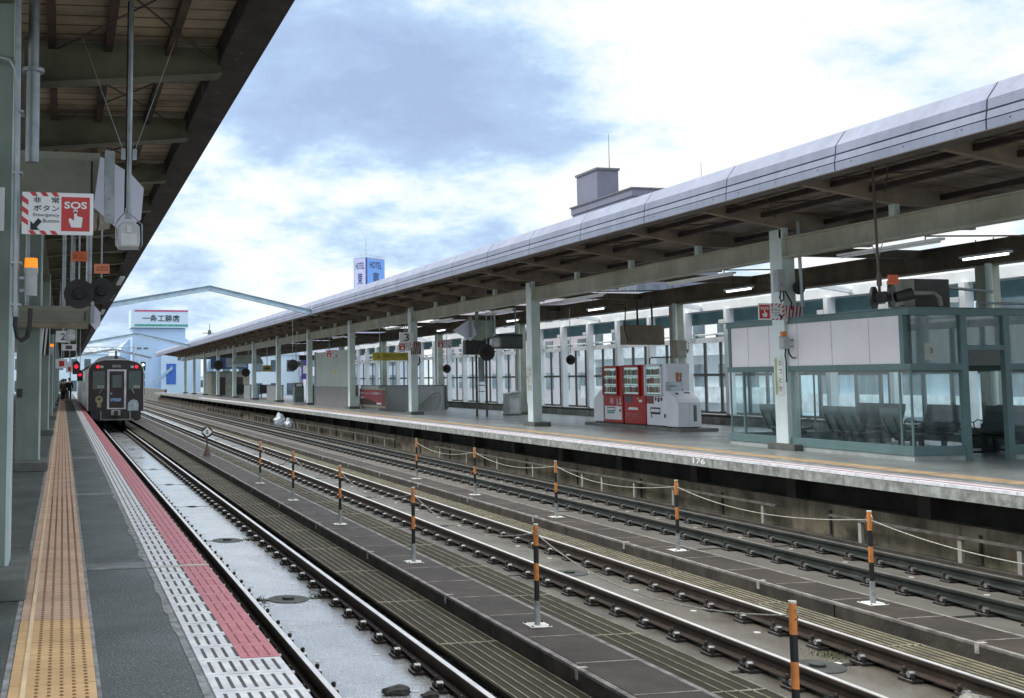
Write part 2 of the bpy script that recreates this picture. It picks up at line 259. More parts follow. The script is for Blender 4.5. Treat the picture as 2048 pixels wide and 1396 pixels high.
# ---------------------------------------------------------------- mesh helpers
class MB:
    def __init__(s, o=None): s.v = []; s.f = []; s.mi = []; s.o = Vector(o) if o is not None else Vector((0, 0, 0)); s.cur = 0
    def add(s, vs, fs):
        b = len(s.v); s.v += [Vector(p)-s.o for p in vs]; s.f += [tuple(b+i for i in f) for f in fs]; s.mi += [s.cur]*len(fs); return s
    def m(s, i): s.cur = i; return s
    def box(s, x0, x1, y0, y1, z0, z1):
        return s.add([(x0, y0, z0), (x1, y0, z0), (x1, y1, z0), (x0, y1, z0), (x0, y0, z1), (x1, y0, z1), (x1, y1, z1), (x0, y1, z1)],
                     [(0, 3, 2, 1), (4, 5, 6, 7), (0, 1, 5, 4), (1, 2, 6, 5), (2, 3, 7, 6), (3, 0, 4, 7)])
    def prism(s, pts, ax, a, b):
        n = len(pts)
        def P(p, t): return {'x': (t, p[0], p[1]), 'y': (p[0], t, p[1]), 'z': (p[0], p[1], t)}[ax]
        vs = [P(p, a) for p in pts]+[P(p, b) for p in pts]
        return s.add(vs, [tuple(range(n)), tuple(range(2*n-1, n-1, -1))]+[(i, i+n, (i+1) % n+n, (i+1) % n) for i in range(n)])
    def sheet(s, pts, ax, a, b):
        n = len(pts)
        def P(p, t): return {'x': (t, p[0], p[1]), 'y': (p[0], t, p[1]), 'z': (p[0], p[1], t)}[ax]
        return s.add([P(p, a) for p in pts]+[P(p, b) for p in pts], [(i, i+1, i+1+n, i+n) for i in range(n-1)])
    def cyl(s, p0, p1, r0, r1=None, n=12, cap=True):
        r1 = r0 if r1 is None else r1; p0 = Vector(p0); p1 = Vector(p1); d = (p1-p0).normalized()
        a = d.orthogonal().normalized(); b = d.cross(a)
        vs = [p0+(a*math.cos(t)+b*math.sin(t))*r0 for t in [2*math.pi*i/n for i in range(n)]]+[p1+(a*math.cos(t)+b*math.sin(t))*r1 for t in [2*math.pi*i/n for i in range(n)]]
        fs = [(i, (i+1) % n, (i+1) % n+n, i+n) for i in range(n)]
        if cap: fs += [tuple(range(n-1, -1, -1)), tuple(range(n, 2*n))]
        return s.add(vs, fs)
    def tube(s, path, r, n=8):
        pts = [Vector(p) for p in path]; rings = []
        vs = []; fs = []
        for i, p in enumerate(pts):
            d = ((pts[min(i+1, len(pts)-1)]-pts[max(i-1, 0)])).normalized()
            a = d.cross(Vector((0.13, 0.27, 0.95))); a = a.normalized() if a.length > 1e-3 else d.orthogonal().normalized()
            b = d.cross(a)
            vs += [p+(a*math.cos(t)+b*math.sin(t))*r for t in [2*math.pi*k/n for k in range(n)]]
        for i in range(len(pts)-1):
            for k in range(n): fs.append((i*n+k, i*n+(k+1) % n, (i+1)*n+(k+1) % n, (i+1)*n+k))
        fs += [tuple(range(n-1, -1, -1)), tuple(range((len(pts)-1)*n, len(pts)*n))]
        return s.add(vs, fs)
    def ball(s, c, r, n=10, sc=(1, 1, 1)):
        vs = []; fs = []; m_ = n//2
        for j in range(m_+1):
            ph = math.pi*j/m_
            for i in range(n):
                th = 2*math.pi*i/n; vs.append((c[0]+r*sc[0]*math.sin(ph)*math.cos(th), c[1]+r*sc[1]*math.sin(ph)*math.sin(th), c[2]+r*sc[2]*math.cos(ph)))
        for j in range(m_):
            for i in range(n): fs.append((j*n+i, j*n+(i+1) % n, (j+1)*n+(i+1) % n, (j+1)*n+i))
        return s.add(vs, fs)
    def plate(s, o, rv, uv, pts, th=0.0):
        """flat polygon in the plane spanned by rv, uv; th gives it thickness backwards"""
        o = Vector(o); rv = Vector(rv); uv = Vector(uv); nv = rv.cross(uv).normalized(); n = len(pts)
        a = [o+rv*p[0]+uv*p[1] for p in pts]
        if not th: return s.add(a, [tuple(range(n))])
        return s.add(a+[p-nv*th for p in a], [tuple(range(n)), tuple(range(2*n-1, n-1, -1))]+[(i, i+n, (i+1) % n+n, (i+1) % n) for i in range(n)])
    def build(s, name, mats, parent=None, smooth=False, bevel=0.0, recalc=True):
        me = bpy.data.meshes.new(name); me.from_pydata([tuple(p) for p in s.v], [], s.f)
        if not isinstance(mats, (list, tuple)): mats = [mats]
        for m in mats: me.materials.append(m)
        me.polygons.foreach_set('material_index', s.mi)
        if recalc:
            b = bmesh.new(); b.from_mesh(me); bmesh.ops.recalc_face_normals(b, faces=b.faces); b.to_mesh(me); b.free()
        if smooth:
            me.polygons.foreach_set('use_smooth', [True]*len(me.polygons))
            try: me.set_sharp_from_angle(angle=R(40))
            except Exception: pass
        o = bpy.data.objects.new(name, me); COL.objects.link(o)
        if parent is not None: o.parent = parent
        else: o.location = s.o
        if bevel:
            bv = o.modifiers.new('bevel', 'BEVEL'); bv.width = bevel; bv.segments = 2; bv.limit_method = 'ANGLE'
        return o
def loose(mb, name, mats, parent, **kw):
    """one object per connected piece"""
    par = list(range(len(mb.v)))
    def find(a):
        while par[a] != a: par[a] = par[par[a]]; a = par[a]
        return a
    for f in mb.f:
        for q in f[1:]: par[find(f[0])] = find(q)
    gr = {}
    for k, f in enumerate(mb.f): gr.setdefault(find(f[0]), []).append(k)
    for ks in gr.values():
        m2 = MB(mb.o); ix = {}
        for k in ks:
            for q in mb.f[k]:
                if q not in ix: ix[q] = len(m2.v); m2.v.append(mb.v[q])
            m2.f.append(tuple(ix[q] for q in mb.f[k])); m2.mi.append(mb.mi[k])
        m2.build(name, mats, parent, **kw)
def T(name, label, cat, loc, group=None, kind=None):
    o = bpy.data.objects.new(name, None); COL.objects.link(o); o.location = loc; o.empty_display_size = 0.1
    tag(o, label, cat, group, kind); return o
def tag(o, label=None, cat=None, group=None, kind=None):
    if label: o['label'] = label
    if cat: o['category'] = cat
    if group: o['group'] = group
    if kind: o['kind'] = kind
    return o
def S(o): o['kind'] = 'structure'; return o
KIDS = {}
def copy_tree(o, loc=None, label=None, group=None, rotz=None):
    def rec(s, par):
        c = s.copy(); COL.objects.link(c)
        if par is not None: c.parent = par
        for ch in list(s.children): rec(ch, c)
        return c
    c = rec(o, None)
    if loc is not None: c.location = loc
    if rotz is not None: c.rotation_euler = (0, 0, rotz)
    if label: c['label'] = label
    if group: c['group'] = group
    return c
TXT = {}
def text_mesh(txt, bold=0.0):
    k = (txt, bold)
    if k in TXT: return TXT[k]
    cu = bpy.data.curves.new('t', 'FONT'); cu.body = txt; cu.size = 1.0; cu.offset = bold; cu.resolution_u = 3
    ob = bpy.data.objects.new('t', cu); COL.objects.link(ob)
    dg = bpy.context.evaluated_depsgraph_get(); me = ob.evaluated_get(dg).to_mesh()
    vs = [v.co.copy() for v in me.vertices]; fs = [tuple(p.vertices) for p in me.polygons]
    ob.evaluated_get(dg).to_mesh_clear(); COL.objects.unlink(ob); bpy.data.objects.remove(ob); bpy.data.curves.remove(cu)
    x0 = min(v.x for v in vs); x1 = max(v.x for v in vs); y0 = min(v.y for v in vs); y1 = max(v.y for v in vs)
    TXT[k] = (vs, fs, x0, x1, y0, y1); return TXT[k]
def text(mb, txt, o, rv, uv, w, h, bold=0.0):
    """text fitted into the rectangle of lower-left corner o, width w along rv, height h along uv"""
    vs, fs, x0, x1, y0, y1 = text_mesh(txt, bold); o = Vector(o); rv = Vector(rv); uv = Vector(uv)
    mb.add([o+rv*((v.x-x0)/(x1-x0)*w)+uv*((v.y-y0)/(y1-y0)*h) for v in vs], fs)
FX, FZ = (1, 0, 0), (0, 0, 1)          # signs facing the camera side (-Y)
NX = (0, -1, 0)                        # right vector of faces looking towards -X
def hang(mb, x, y, z0, z1, r=0.02): mb.cyl((x, y, z0), (x, y, z1), r)

# ================================================================ SETTING
g = MB().box(-1500, 1500, -200, 3000, -7.3, -7); S(g.build('ground', M('city_ground', (0.30, 0.32, 0.33), 0.9, 0, 0.3, 0.02)))
YN, YF = 2.0, 150.0
s_ = MB().box(1.45, 12.6, YN-4, 400, -1.5, -1.125); S(s_.build('track_bed', bed))
S(MB().box(-14, 1.45, YN-4, 400, -2.6, -1.5).box(12.6, 24, YN-4, 400, -2.6, -1.5).box(1.45, 12.6, YN-4, 400, -2.6, -1.5).build('viaduct_deck', concrete))

# ---- left platform
pf = T('platform', None, None, (0, 0, 0), kind='structure')
MB().box(-9, 0.98, YN, YF, -0.22, 0).build('surface', asphalt, pf)
MB().box(0.98, 1.14, YN, YF, -0.22, -0.006).build('edge_beam', edge_c, pf)
MB().box(-9, 0.6, YN, YF, -1.5, -0.22).build('platform_wall', dark_wall, pf)
mb = MB().box(0.665, 0.71, YN, YF, 0, 0.004)
for i in range(80):
    y = 5+i*0.7+random.random()*0.4; w = random.random()*0.035
    mb.prism([(0.665, y), (0.665-w, y+0.1), (0.665-w*0.6, y+0.35), (0.665, y+0.5)], 'z', 0, 0.004)
mb.box(-0.262, -0.232, YN, YF, 0, 0.004).box(0.18, 0.20, YN, YF, 0, 0.004).build('mortar_line', mortar, pf)
MB().box(0.20, 0.665, 8.95, 9.25, 0, 0.003).box(0.20, 0.665, 14.8, 15.05, 0, 0.003).box(0.20, 0.665, 22, 22.3, 0, 0.003).build('patch_strip', M('patch_strip', (0.22, 0.24, 0.25), 0.6, 0, 0.3, 4, bump=0.4), pf)
MB().box(0.705, 1.145, 8.88, 8.93, 0, 0.02).build('cover_strip', M('cover_strip', (0.55, 0.55, 0.53), 0.6, 0, 0.1, 8), pf)
# yellow tactile tiles: 0.3 m pitch
def tactile(parent, xa, xb, y0, y1, colour, dots, flip=False, bar=True):
    mb = MB(); y = y0
    while y < y1-1e-6:
        mb.box(xa, xb, y+0.005, min(y+0.295, y1), 0.0, 0.010); y += 0.3
    mb.build('tactile_tile', colour, parent)
    sgn = -1 if flip else 1; xo = xb if flip else xa
    if bar: MB().box(min(xo+sgn*0.055, xo+sgn*0.078), max(xo+sgn*0.055, xo+sgn*0.078), y0, y1, 0.010, 0.017).build('tactile_bar', M('tactile_bar', (0.80, 0.62, 0.40), 0.5, 0, 0.1, 4), parent)
    if dots:
        mb = MB(); nrow = int(round((y1-y0)/0.06))
        for i in range(nrow):
            for k in range(5):
                x = xo+sgn*(0.128+0.058*k); yy = y0+0.03+i*0.06
                mb.m(0).cyl((x, yy, 0.010), (x, yy, 0.0155), 0.0115, 0.007, 6)
        mb.build('tactile_dot', [dotm], parent)
tac0 = 5.63-0.3*6
tactile(pf, -0.228, 0.178, tac0, 5.63+0.3*5, yellow, True)
tactile(pf, -0.228, 0.178, 5.63+0.3*5, 5.63+0.3*30, pinkish, True)
tactile(pf, -0.228, 0.178, 5.63+0.3*30, 5.63+0.3*300, pinkish, False)
mb = MB()
for k in range(5): mb.box(-0.1-0.007+0.058*k, -0.1+0.007+0.058*k, 5.63+0.3*30, 95, 0.010, 0.0145)
mb.build('dot_rows', M('dot_row_brown', (0.34, 0.19, 0.11), 0.7), pf)
# white edge tiles with slots, outer half painted red beyond Y 5.93
mb = MB(); ms = MB(); mr = MB(); mrs = MB(); y = 5.31-0.3*6; i = -6
while y < 80:
    mb.box(0.711, 1.139, y+0.004, y+0.296, -0.004, 0.012)
    if y > 5.9: mr.box(0.932, 1.141, y, y+0.30, 0.012, 0.0145)
    if y < 45:
        for k in range(7):
            x = 0.755+k*0.056
            if y > 5.9 and x > 0.925:
                mrs.box(x-0.004, x+0.004, y+0.03, y+0.25, 0.0145, 0.0165)
            elif y < 14: ms.box(x-0.0085, x+0.0085, y+0.045, y+0.255, 0.012, 0.0135)
            else: ms.box(x-0.0085, x+0.0085, y+0.045, y+0.255, 0.012, 0.0135)
    y += 0.30
for k in range(3): ms.box(0.755+k*0.056-0.006, 0.755+k*0.056+0.006, 45, 80, 0.012, 0.0135)
mb.build('edge_tile', white_tile, pf); ms.build('tile_slot', slot, pf); mr.build('red_edge_strip', red_tile, pf); mrs.build('red_slot', red_slot, pf)
MB().box(0.711, 1.14, 80, YF, -0.004, 0.010).build('far_edge_strip', M('far_edge', (0.45, 0.45, 0.45), 0.4), pf)

# ---- right platform
pr = T('platform', None, None, (0, 0, 0), kind='structure')
MB().box(12.42, 20.9, YN, YF, -0.2, 0).build('surface', asphalt_far, pr)
MB().box(11.97, 12.42, YN, YF, -0.20, -0.004).build('edge_beam', edge_c, pr)
mb = MB(); y = YN
while y < 100: mb.box(11.965, 12.40, y+0.006, y+0.594, -0.035, 0.010); y += 0.6
mb.build('edge_tile', white_tile, pr)
MB().box(12.06, 12.16, YN, YF, 0.010, 0.0125).box(12.30, 12.36, YN, YF, 0.010, 0.0125).build('red_edge_strip', M('red_faded', (0.36, 0.22, 0.25), 0.6, 0, 0.2, 6), pr)
tactile(pr, 12.93, 13.30, YN, 70, M('tactile_far', (0.46, 0.33, 0.20), 0.6, 0, 0.2, 3), False, True, False)
MB().box(12.55, 12.62, YN, YF, 0, 0.003).build('white_line', M('worn_line', (0.4, 0.4, 0.4), 0.6, 0, 0.3, 3), pr)
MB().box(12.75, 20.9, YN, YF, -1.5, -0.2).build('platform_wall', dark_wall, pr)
MB().box(12.44, 12.74, YN, YF, -1.12, -0.60).build('lower_wall', wall_c, pr)
mb = MB(); y = 4
while y < 120: mb.box(12.40, 12.46, y, y+0.03, -1.1, -0.7); mb.box(12.5, 12.75, y+1, y+1.25, -0.60, -0.2); y += 3.1
mb.build('wall_joint', M('wall_joint', (0.05, 0.048, 0.04), 0.9), pr)
mb = MB(); text(mb, '176', (11.9635, 19.75, -0.155), NX, FZ, 0.42, 0.11, 0.02); mb.build('painted_number', white_m, pr)

# ---- tracks
rail_prof = [(-0.0625, -0.14), (0.0625, -0.14), (0.0625, -0.128), (0.012, -0.11), (0.010, -0.042), (0.034, -0.034), (0.034, -0.006), (0.026, 0), (-0.026, 0), (-0.034, -0.006), (-0.034, -0.034), (-0.010, -0.042), (-0.012, -0.11), (-0.0625, -0.128)]
def fastening_mesh():
    mb = MB(); z = -1.10
    mb.m(0).box(-0.17, 0.17, -0.085, 0.085, z, z+0.022)
    for s in (-1, 1):
        for k in (-1,):
            mb.m(0).cyl((s*0.125, -0.045, z+0.02), (s*0.125, -0.045, z+0.075), 0.02, n=8)
            mb.cyl((s*0.125, 0.052, z+0.02), (s*0.125, 0.052, z+0.095), 0.018, n=8)
            mb.ball((s*0.125, 0.052, z+0.10), 0.022, 8)
            mb.prism([(s*0.07, z+0.02), (s*0.15, z+0.02), (s*0.15, z+0.055), (s*0.10, z+0.07), (s*0.07, z+0.055)], 'y', 0.02, 0.085)
        mb.m(1).cyl((s*0.125-0.035*s, -0.01, z+0.062), (s*0.125+0.02*s, -0.01, z+0.062), 0.026, n=10)
        mb.m(1).box(min(s*0.155, s*0.168), max(s*0.155, s*0.168), -0.075, 0.075, z+0.022, z+0.026)
    return mb.build('rail_fastening', [clip_m, clip_s])
f0 = fastening_mesh(); fm = f0.data; COL.objects.unlink(f0); bpy.data.objects.remove(f0)
def track(xl, xr, label, slab_m, railm, topm, y_off, ynear):
    t = T('railway_track', label, 'railway track', ((xl+xr)/2, 5, -1.1), 'tracks between the platforms')
    o = t.location
    for x in (xl, xr):
        rl = MB(o).prism([(x+a, -0.92+b) for a, b in rail_prof], 'y', YN, 390).build('rail', railm, t)
        MB(o).box(x-0.025, x+0.025, YN, 390, -0.9205, -0.9185).build('running_surface', topm, rl)
    mb = MB(o); y = y_off-10
    while y < 300:
        mb.box((xl+xr)/2-1.14, (xl+xr)/2+1.14, y+0.05, y+4.95, -1.124, -1.10); y += 5
    mb.build('track_slab', slab_m, t)
    mb = MB(o); y = y_off
    while y < 140:
        xc = (xl+xr)/2; big = int(round(y)) in (13, 18, 9, 14, 10); q_ = MB(o).cyl((xc, y, -1.122), (xc, y, -1.092 if big else -1.097), 0.24 if big else 0.13, n=20); q_.cyl((xc, y, -1.10), (xc, y, -1.068 if big else -1.085), 0.07, n=12); q_.build('slab_stopper', M('stopper', (0.045, 0.05, 0.045), 0.6, 0, 0.3, 6), t); y += 5
    mb = MB(o); y = 6.3
    while y < 40:
        for dx in (-0.27, 0.29): mb.cyl(((xl+xr)/2+dx+random.uniform(-.04, .04), y+random.random(), -1.10), ((xl+xr)/2+dx, y+random.random()*0.02+0.3, -1.10), 0.001, n=3)
        y += 1.25
    mb = MB(o); y = 6.5
    while y < 40:
        for dx in (-0.30, 0.28):
            xx = (xl+xr)/2+dx+random.uniform(-.03, .03); yy = y+random.uniform(-.08, .08); mb.cyl((xx, yy, -1.101), (xx, yy, -1.096), 0.035, n=12)
        y += 1.25
    loose(mb, 'slab_plug', M('plug', (0.55, 0.56, 0.55), 0.5, 0, 0.2, 10), t)
    rest = MB(o); cnt = 0
    src = [v.co.copy() for v in fm.vertices]; fcs = [tuple(p.vertices) for p in fm.polygons]; mis = [p.material_index for p in fm.polygons]
    y = ynear
    while y < 150:
        for x in (xl, xr):
            if cnt < 100:
                c = bpy.data.objects.new('rail_fastening', fm); COL.objects.link(c); c.parent = t; c.location = Vector((x, y, 0))-o; cnt += 1
            else:
                b0 = len(rest.v); rest.v += [v+Vector((x, y, 0))-o for v in src]; rest.f += [tuple(b0+i for i in f) for f in fcs]; rest.mi += mis
        y += 0.6
    rb = rest.build('rail_fastening', [clip_m, clip_s], t, recalc=False); rb['kind'] = 'stuff'
    return t
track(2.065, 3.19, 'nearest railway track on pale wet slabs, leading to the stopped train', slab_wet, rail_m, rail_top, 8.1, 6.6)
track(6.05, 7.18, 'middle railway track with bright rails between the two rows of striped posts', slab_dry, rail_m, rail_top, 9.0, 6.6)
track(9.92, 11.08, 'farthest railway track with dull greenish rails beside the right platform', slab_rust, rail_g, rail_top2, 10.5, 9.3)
# guard angles beside the far track
S(MB().box(8.78, 8.84, YN, 300, -1.1, -1.03).box(8.95, 9.0, YN, 300, -1.1, -1.05).box(11.42, 11.52, YN, 300, -1.1, -1.0).box(11.62, 11.68, YN, 300, -1.1, -0.98).build('gutter', kerb_c))
# concrete walkways between the tracks
def walkway(x0, x1, ymax):
    w = T('walkway', None, None, (0, 0, 0), kind='structure')
    mb = MB(); y = 4.0
    while y < ymax: mb.box(x0+random.uniform(-.004, .004), x1, y+0.006, y+3.09, -1.12, -0.835); y += 3.1
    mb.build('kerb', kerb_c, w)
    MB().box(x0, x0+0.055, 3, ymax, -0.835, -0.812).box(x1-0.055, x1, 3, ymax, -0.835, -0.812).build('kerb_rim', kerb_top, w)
    mb = MB(); y = 5.25
    while y < 60: mb.box(x0-0.004, x0+0.09, y, y+0.05, -0.90, -0.806); y += 3.1
    mb.build('kerb_cleat', M('kerb_cleat', (0.42, 0.38, 0.36), 0.8, 0, 0.3, 12), w)
walkway(4.0, 4.65, 200); walkway(7.72, 8.35, 200)
def plates(x0, x1, y0, y1, label, grp, seed):
    rnd = random.Random(seed)
    base = MB((0, 0, 0)).box(x0+0.058, x1-0.058, 0.012, 0.918, -0.835, -0.808)
    fr = MB((0, 0, 0)).box(x0+0.056, x1-0.056, 0.918, 0.936, -0.835, -0.803)
    t = T('checker_plate', label, 'cover plate', (0, y0, 0), grp)
    base.build('plate', checker, t); fr.build('end_bar', M('end_bar', (0.26, 0.24, 0.22), 0.6, 0.2, 0.3, 7), t)
    y = y0+0.933; n_ = 0
    while y < y1:
        copy_tree(t, (0, y, 0)); y += 0.933; n_ += 1
plates(4.0, 4.65, 5.7, 62, 'dark patterned cover plate in the row along the near walkway', 'cover plates on the near walkway', 1)
plates(7.72, 8.35, 7.5, 66, 'dark patterned cover plate in the row along the far walkway', 'cover plates on the far walkway', 2)
def gratings(x0, x1, y0, y1, label, grp, nb):
    L_ = 1.99
    t = T('drain_grating', label, 'grating', (x0, y0, -0.96), grp)
    MB((x0, y0, -0.96)).box(x0, x1, y0, y0+L_, -1.0, -0.966).build('mesh', grate, t)
    mb = MB((x0, y0, -0.96))
    for k in range(nb): x = x0+0.02+(x1-x0-0.04)*k/(nb-1); mb.box(x-0.0035, x+0.0035, y0, y0+L_, -0.97, -0.956)
    mb.box(x0, x1, y0, y0+0.012, -0.97, -0.957); mb.build('bar', bar_m, t)
    y = y0+2
    while y < y1: copy_tree(t, (x0, y, -0.96)); y += 2
gratings(3.40, 3.995, 4.0, 60, 'brown slatted grating beside the near track', 'gratings beside the near track', 7)
gratings(4.66, 5.44, 4.0, 60, 'brown slatted grating between near walkway and middle track', 'gratings before the middle track', 7)
gratings(7.36, 7.715, 5.0, 60, 'brown slatted grating between middle track and far walkway', 'gratings behind the middle track', 5)
S(MB().box(3.40, 3.995, 60, 200, -1.0, -0.96).box(4.66, 5.44, 60, 200, -1.0, -0.96).box(7.36, 7.715, 60, 200, -1.0, -0.96).build('gutter', kerb_c))

# moss and loose stones at the slab joints
rnd = random.Random(9); mb = MB()
for k in range(900):
    c = rnd.choice([(3.02, 13.15), (3.0, 18.1), (2.45, 8.1), (3.35, 14.9), (7.0, 9.3), (3.34, 11.6), (2.3, 13.1)]); x = c[0]+rnd.gauss(0, 0.07); y = c[1]+rnd.gauss(0, 0.13); h = rnd.uniform(0.008, 0.03); a = rnd.random()*6.28
    mb.add([(x-0.008*math.cos(a), y-0.008*math.sin(a), -1.101), (x+0.008*math.cos(a), y+0.008*math.sin(a), -1.101), (x+rnd.uniform(-.01, .01), y+rnd.uniform(-.01, .01), -1.10+h)], [(0, 1, 2)])
ob = mb.build('moss', M('moss', (0.09, 0.10, 0.03), 0.9, 0, 0.3, 9), recalc=False); tag(ob, 'small tufts of moss at the slab joints of the nearest track', 'moss', kind='stuff')
for k, (x, y, r_, lab) in enumerate(((2.72, 9.0, 0.09, 'dark stone lying at the nearest slab joint'), (2.95, 8.85, 0.06, 'smaller dark stone right beside the larger one'), (7.02, 7.65, 0.12, 'pale flat stone on the middle track beside the rope'))):
    bm = bmesh.new(); bmesh.ops.create_icosphere(bm, subdivisions=3, radius=r_)
    for v in bm.verts:
        n_ = v.co.normalized(); v.co = Vector((v.co.x*1.3, v.co.y*0.9, v.co.z*0.45))*(1+0.15*math.sin(5*n_.x+k)+0.12*math.sin(9*n_.y+3*n_.z))
    me = bpy.data.meshes.new('stone'); bm.to_mesh(me); bm.free(); me.materials.append(M('stone_%d' % (k == 2), (0.22, 0.21, 0.19) if k == 2 else (0.05, 0.05, 0.045), 0.8, 0, 0.3, 20, bump=0.5))
    ob = bpy.data.objects.new('stone', me); COL.objects.link(ob); ob.location = (x, y, -1.10+r_*0.3); tag(ob, lab, 'stone')

# cable racks on the wall under the right platform
def rack(y0, y1, posts, label):
    t = T('cable_rack', label, 'cable rack', (12.25, y0, -1.1), 'cable racks under the right platform'); o = t.location
    MB(o).box(12.22, 12.30, y0, y1, -0.765, -0.73).build('rail', M('rack_rail', (0.16, 0.15, 0.13), 0.6, 0.2, 0.3, 4), t)
    for y in posts: MB(o).box(12.24, 12.29, y-0.035, y+0.035, -1.1, -0.765).build('post', M('rack_post', (0.33, 0.31, 0.28), 0.6, 0, 0.15, 5), t)
rack(6.0, 16.2, [8.5, 10.5, 12.5, 13.5, 15.5], 'long cable rack under the platform edge at the right side of the picture')
rack(17.6, 36.0, [18.0, 21.0, 22.6, 24.1, 25.1, 26.5, 28.0, 30.5, 33.0, 35.5], 'long white-posted cable rack under the platform edge below the vending machines')
rack(40.5, 59.0, [42, 44.5, 46.5, 49, 51, 53.5, 56, 58.5], 'white-posted cable rack under the platform edge right of the plastic bags')
rack(66, 74, [67, 68.3, 69.6, 71, 72.5, 73.8], 'dark cable rack under the platform edge left of the plastic bags')
rack(78, 98, [79+1.6*k for k in range(12)], 'low cable rack far along under the platform edge')

# ---- striped safety posts and ropes
def post(x, y, n):
    o = Vector((x, y, -0.803)); side = 'near' if x < 6 else 'far'
    ords = ['nearest', 'second', 'third', 'fourth', 'fifth', 'sixth']
    t = T('safety_post', 'orange and black striped rope post, %s one along the %s walkway' % (ords[n], side), 'post', o, 'striped rope posts between the tracks')
    MB(o).box(x-0.105, x+0.105, y-0.105, y+0.105, -0.806, -0.798).build('base_plate', M('post_base', (0.62, 0.62, 0.58), 0.6, 0, 0.12, 9), t, bevel=0.002)
    bo = MB(o)
    for a in (-1, 1):
        for b_ in (-1, 1): bo.cyl((x+a*0.085, y+b_*0.085, -0.8), (x+a*0.085, y+b_*0.085, -0.788), 0.009, n=6)
    bo.build('bolt', clip_m, t)
    MB(o).cyl((x, y, -0.8), (x, y, -0.58), 0.027, n=16).build('sleeve', M('post_sleeve', (0.32, 0.34, 0.34), 0.6, 0.2, 0.2, 15), t, smooth=True)
    zs = [-0.585, -0.40, -0.245, -0.09, 0.07, 0.115]
    mb = MB(o)
    for i, (a, b_) in enumerate(zip([-0.585, -0.395, -0.235, -0.075], [-0.395, -0.235, -0.075, 0.11])):
        mb.m(i % 2).cyl((x, y, a), (x, y, b_), 0.0235, n=16, cap=False)
    mb.build('striped_tube', [black, orange], t, smooth=True)
    MB(o).cyl((x, y, 0.11), (x, y, 0.122), 0.0245, n=16).build('cap', M('post_cap', (0.6, 0.58, 0.5), 0.5), t)
    rg = MB(o)
    for s in (-1, 1): rg.tube([(x, y+s*0.022+s*0.03*math.sin(a), 0.045+0.03*math.cos(a)) for a in [math.pi*k/6 for k in range(7)]], 0.004, 6)
    loose(rg, 'rope_ring', clip_s, t)
    return o
def rope(x, y0, y1, lab, sag=0.16):
    a = Vector((x, y0, 0.03)); b_ = Vector((x, y1, 0.03)); pts = []
    for i in range(25):
        t_ = i/24; p = a.lerp(b_, t_); p.z -= sag*4*t_*(1-t_)*(0.9+0.2*t_); pts.append(p)
    o = MB(a).tube(pts, 0.0052, 6).build('rope', rope_m, smooth=True); tag(o, lab, 'rope', 'ropes hung between the striped posts')
PL = [6.1, 9.86, 13.6, 17.4, 21.1, 24.75]; PR = [10.03, 13.7, 17.45, 21.2, 24.95]
for i, y in enumerate(PL): post(4.33, y, i)
for i, y in enumerate(PR): post(8.04, y, i)
nm = ['first and second', 'second and third', 'third and fourth', 'fourth and fifth', 'fifth and sixth']
for i in range(4): rope(4.33, PL[i]+0.03, PL[i+1]-0.03, 'pale sagging rope between the %s posts of the near walkway' % nm[i], 0.2)
rope(4.33, PL[4]+0.03, PL[5]-0.03, 'short pale rope at the far end of the near walkway posts', 0.3)
for i in range(4): rope(8.04, PR[i]+0.03, PR[i+1]-0.03, 'pale sagging rope between the %s posts of the far walkway' % nm[i], 0.14)
rope(8.04, 6.3, PR[0]-0.03, 'pale rope running from the nearest far-walkway post out of the picture at right', 0.15)
# diamond shunt marker
o = Vector((4.33, 34.1, -0.8)); t = T('shunting_marker', 'white diamond sign on black disc with a cone foot, on the near walkway', 'track sign', o)
MB(o).cyl((4.33, 34.1, -0.8), (4.33, 34.1, -0.5), 0.12, 0.03, 12).cyl((4.33, 34.1, -0.5), (4.33, 34.1, -0.2), 0.022, n=8).build('stand', M('rusty_stand', (0.09, 0.06, 0.045), 0.7), t, smooth=True)
MB(o).cyl((4.33, 34.11, -0.08), (4.33, 34.14, -0.08), 0.165, n=24).build('disc', black, t)
MB(o).plate((4.33, 34.10, -0.08), FX, FZ, [(-0.15, 0), (0, -0.15), (0.15, 0), (0, 0.15)], 0.006).build('diamond_face', white_m, t)
mb = MB(o)
for z in (-0.03, -0.055, -0.10, -0.125): mb.box(4.29, 4.37, 34.091, 34.093, z-0.008, z+0.006)
mb.box(4.325, 4.335, 34.091, 34.093, -0.14, -0.02).build('marking', black, t)
MB(o).box(4.1, 4.56, 33.95, 34.25, -0.803, -0.798).build('base_plate', kerb_top, t)
# plastic bags
def bag(c, r, lab, sd_):
    rnd = random.Random(sd_); bm = bmesh.new(); bmesh.ops.create_icosphere(bm, subdivisions=3, radius=r)
    for v in bm.verts:
        n_ = v.co.normalized(); k = 1+0.13*math.sin(7*n_.x+3*n_.z)+0.1*math.sin(11*n_.y+sd_)+rnd.uniform(-.05, .05)
        v.co = Vector((n_.x*r*k, n_.y*r*k, n_.z*r*k*0.95+ (0.5*r if n_.z > 0.85 else 0)))
    me = bpy.data.meshes.new('plastic_bag'); bm.to_mesh(me); bm.free(); me.materials.append(M('bag_plastic', (0.62, 0.70, 0.76), 0.35, 0, 0.15, 12))
    ob = bpy.data.objects.new('plastic_bag', me); COL.objects.link(ob); ob.location = c; tag(ob, lab, 'plastic bag', 'white bags by the far track')
bag((11.75, 60.9, -0.78), 0.33, 'larger white knotted plastic bag against the platform wall', 3); bag((12.05, 59.8, -0.90), 0.24, 'smaller white plastic bag lying right of the larger bag', 5)

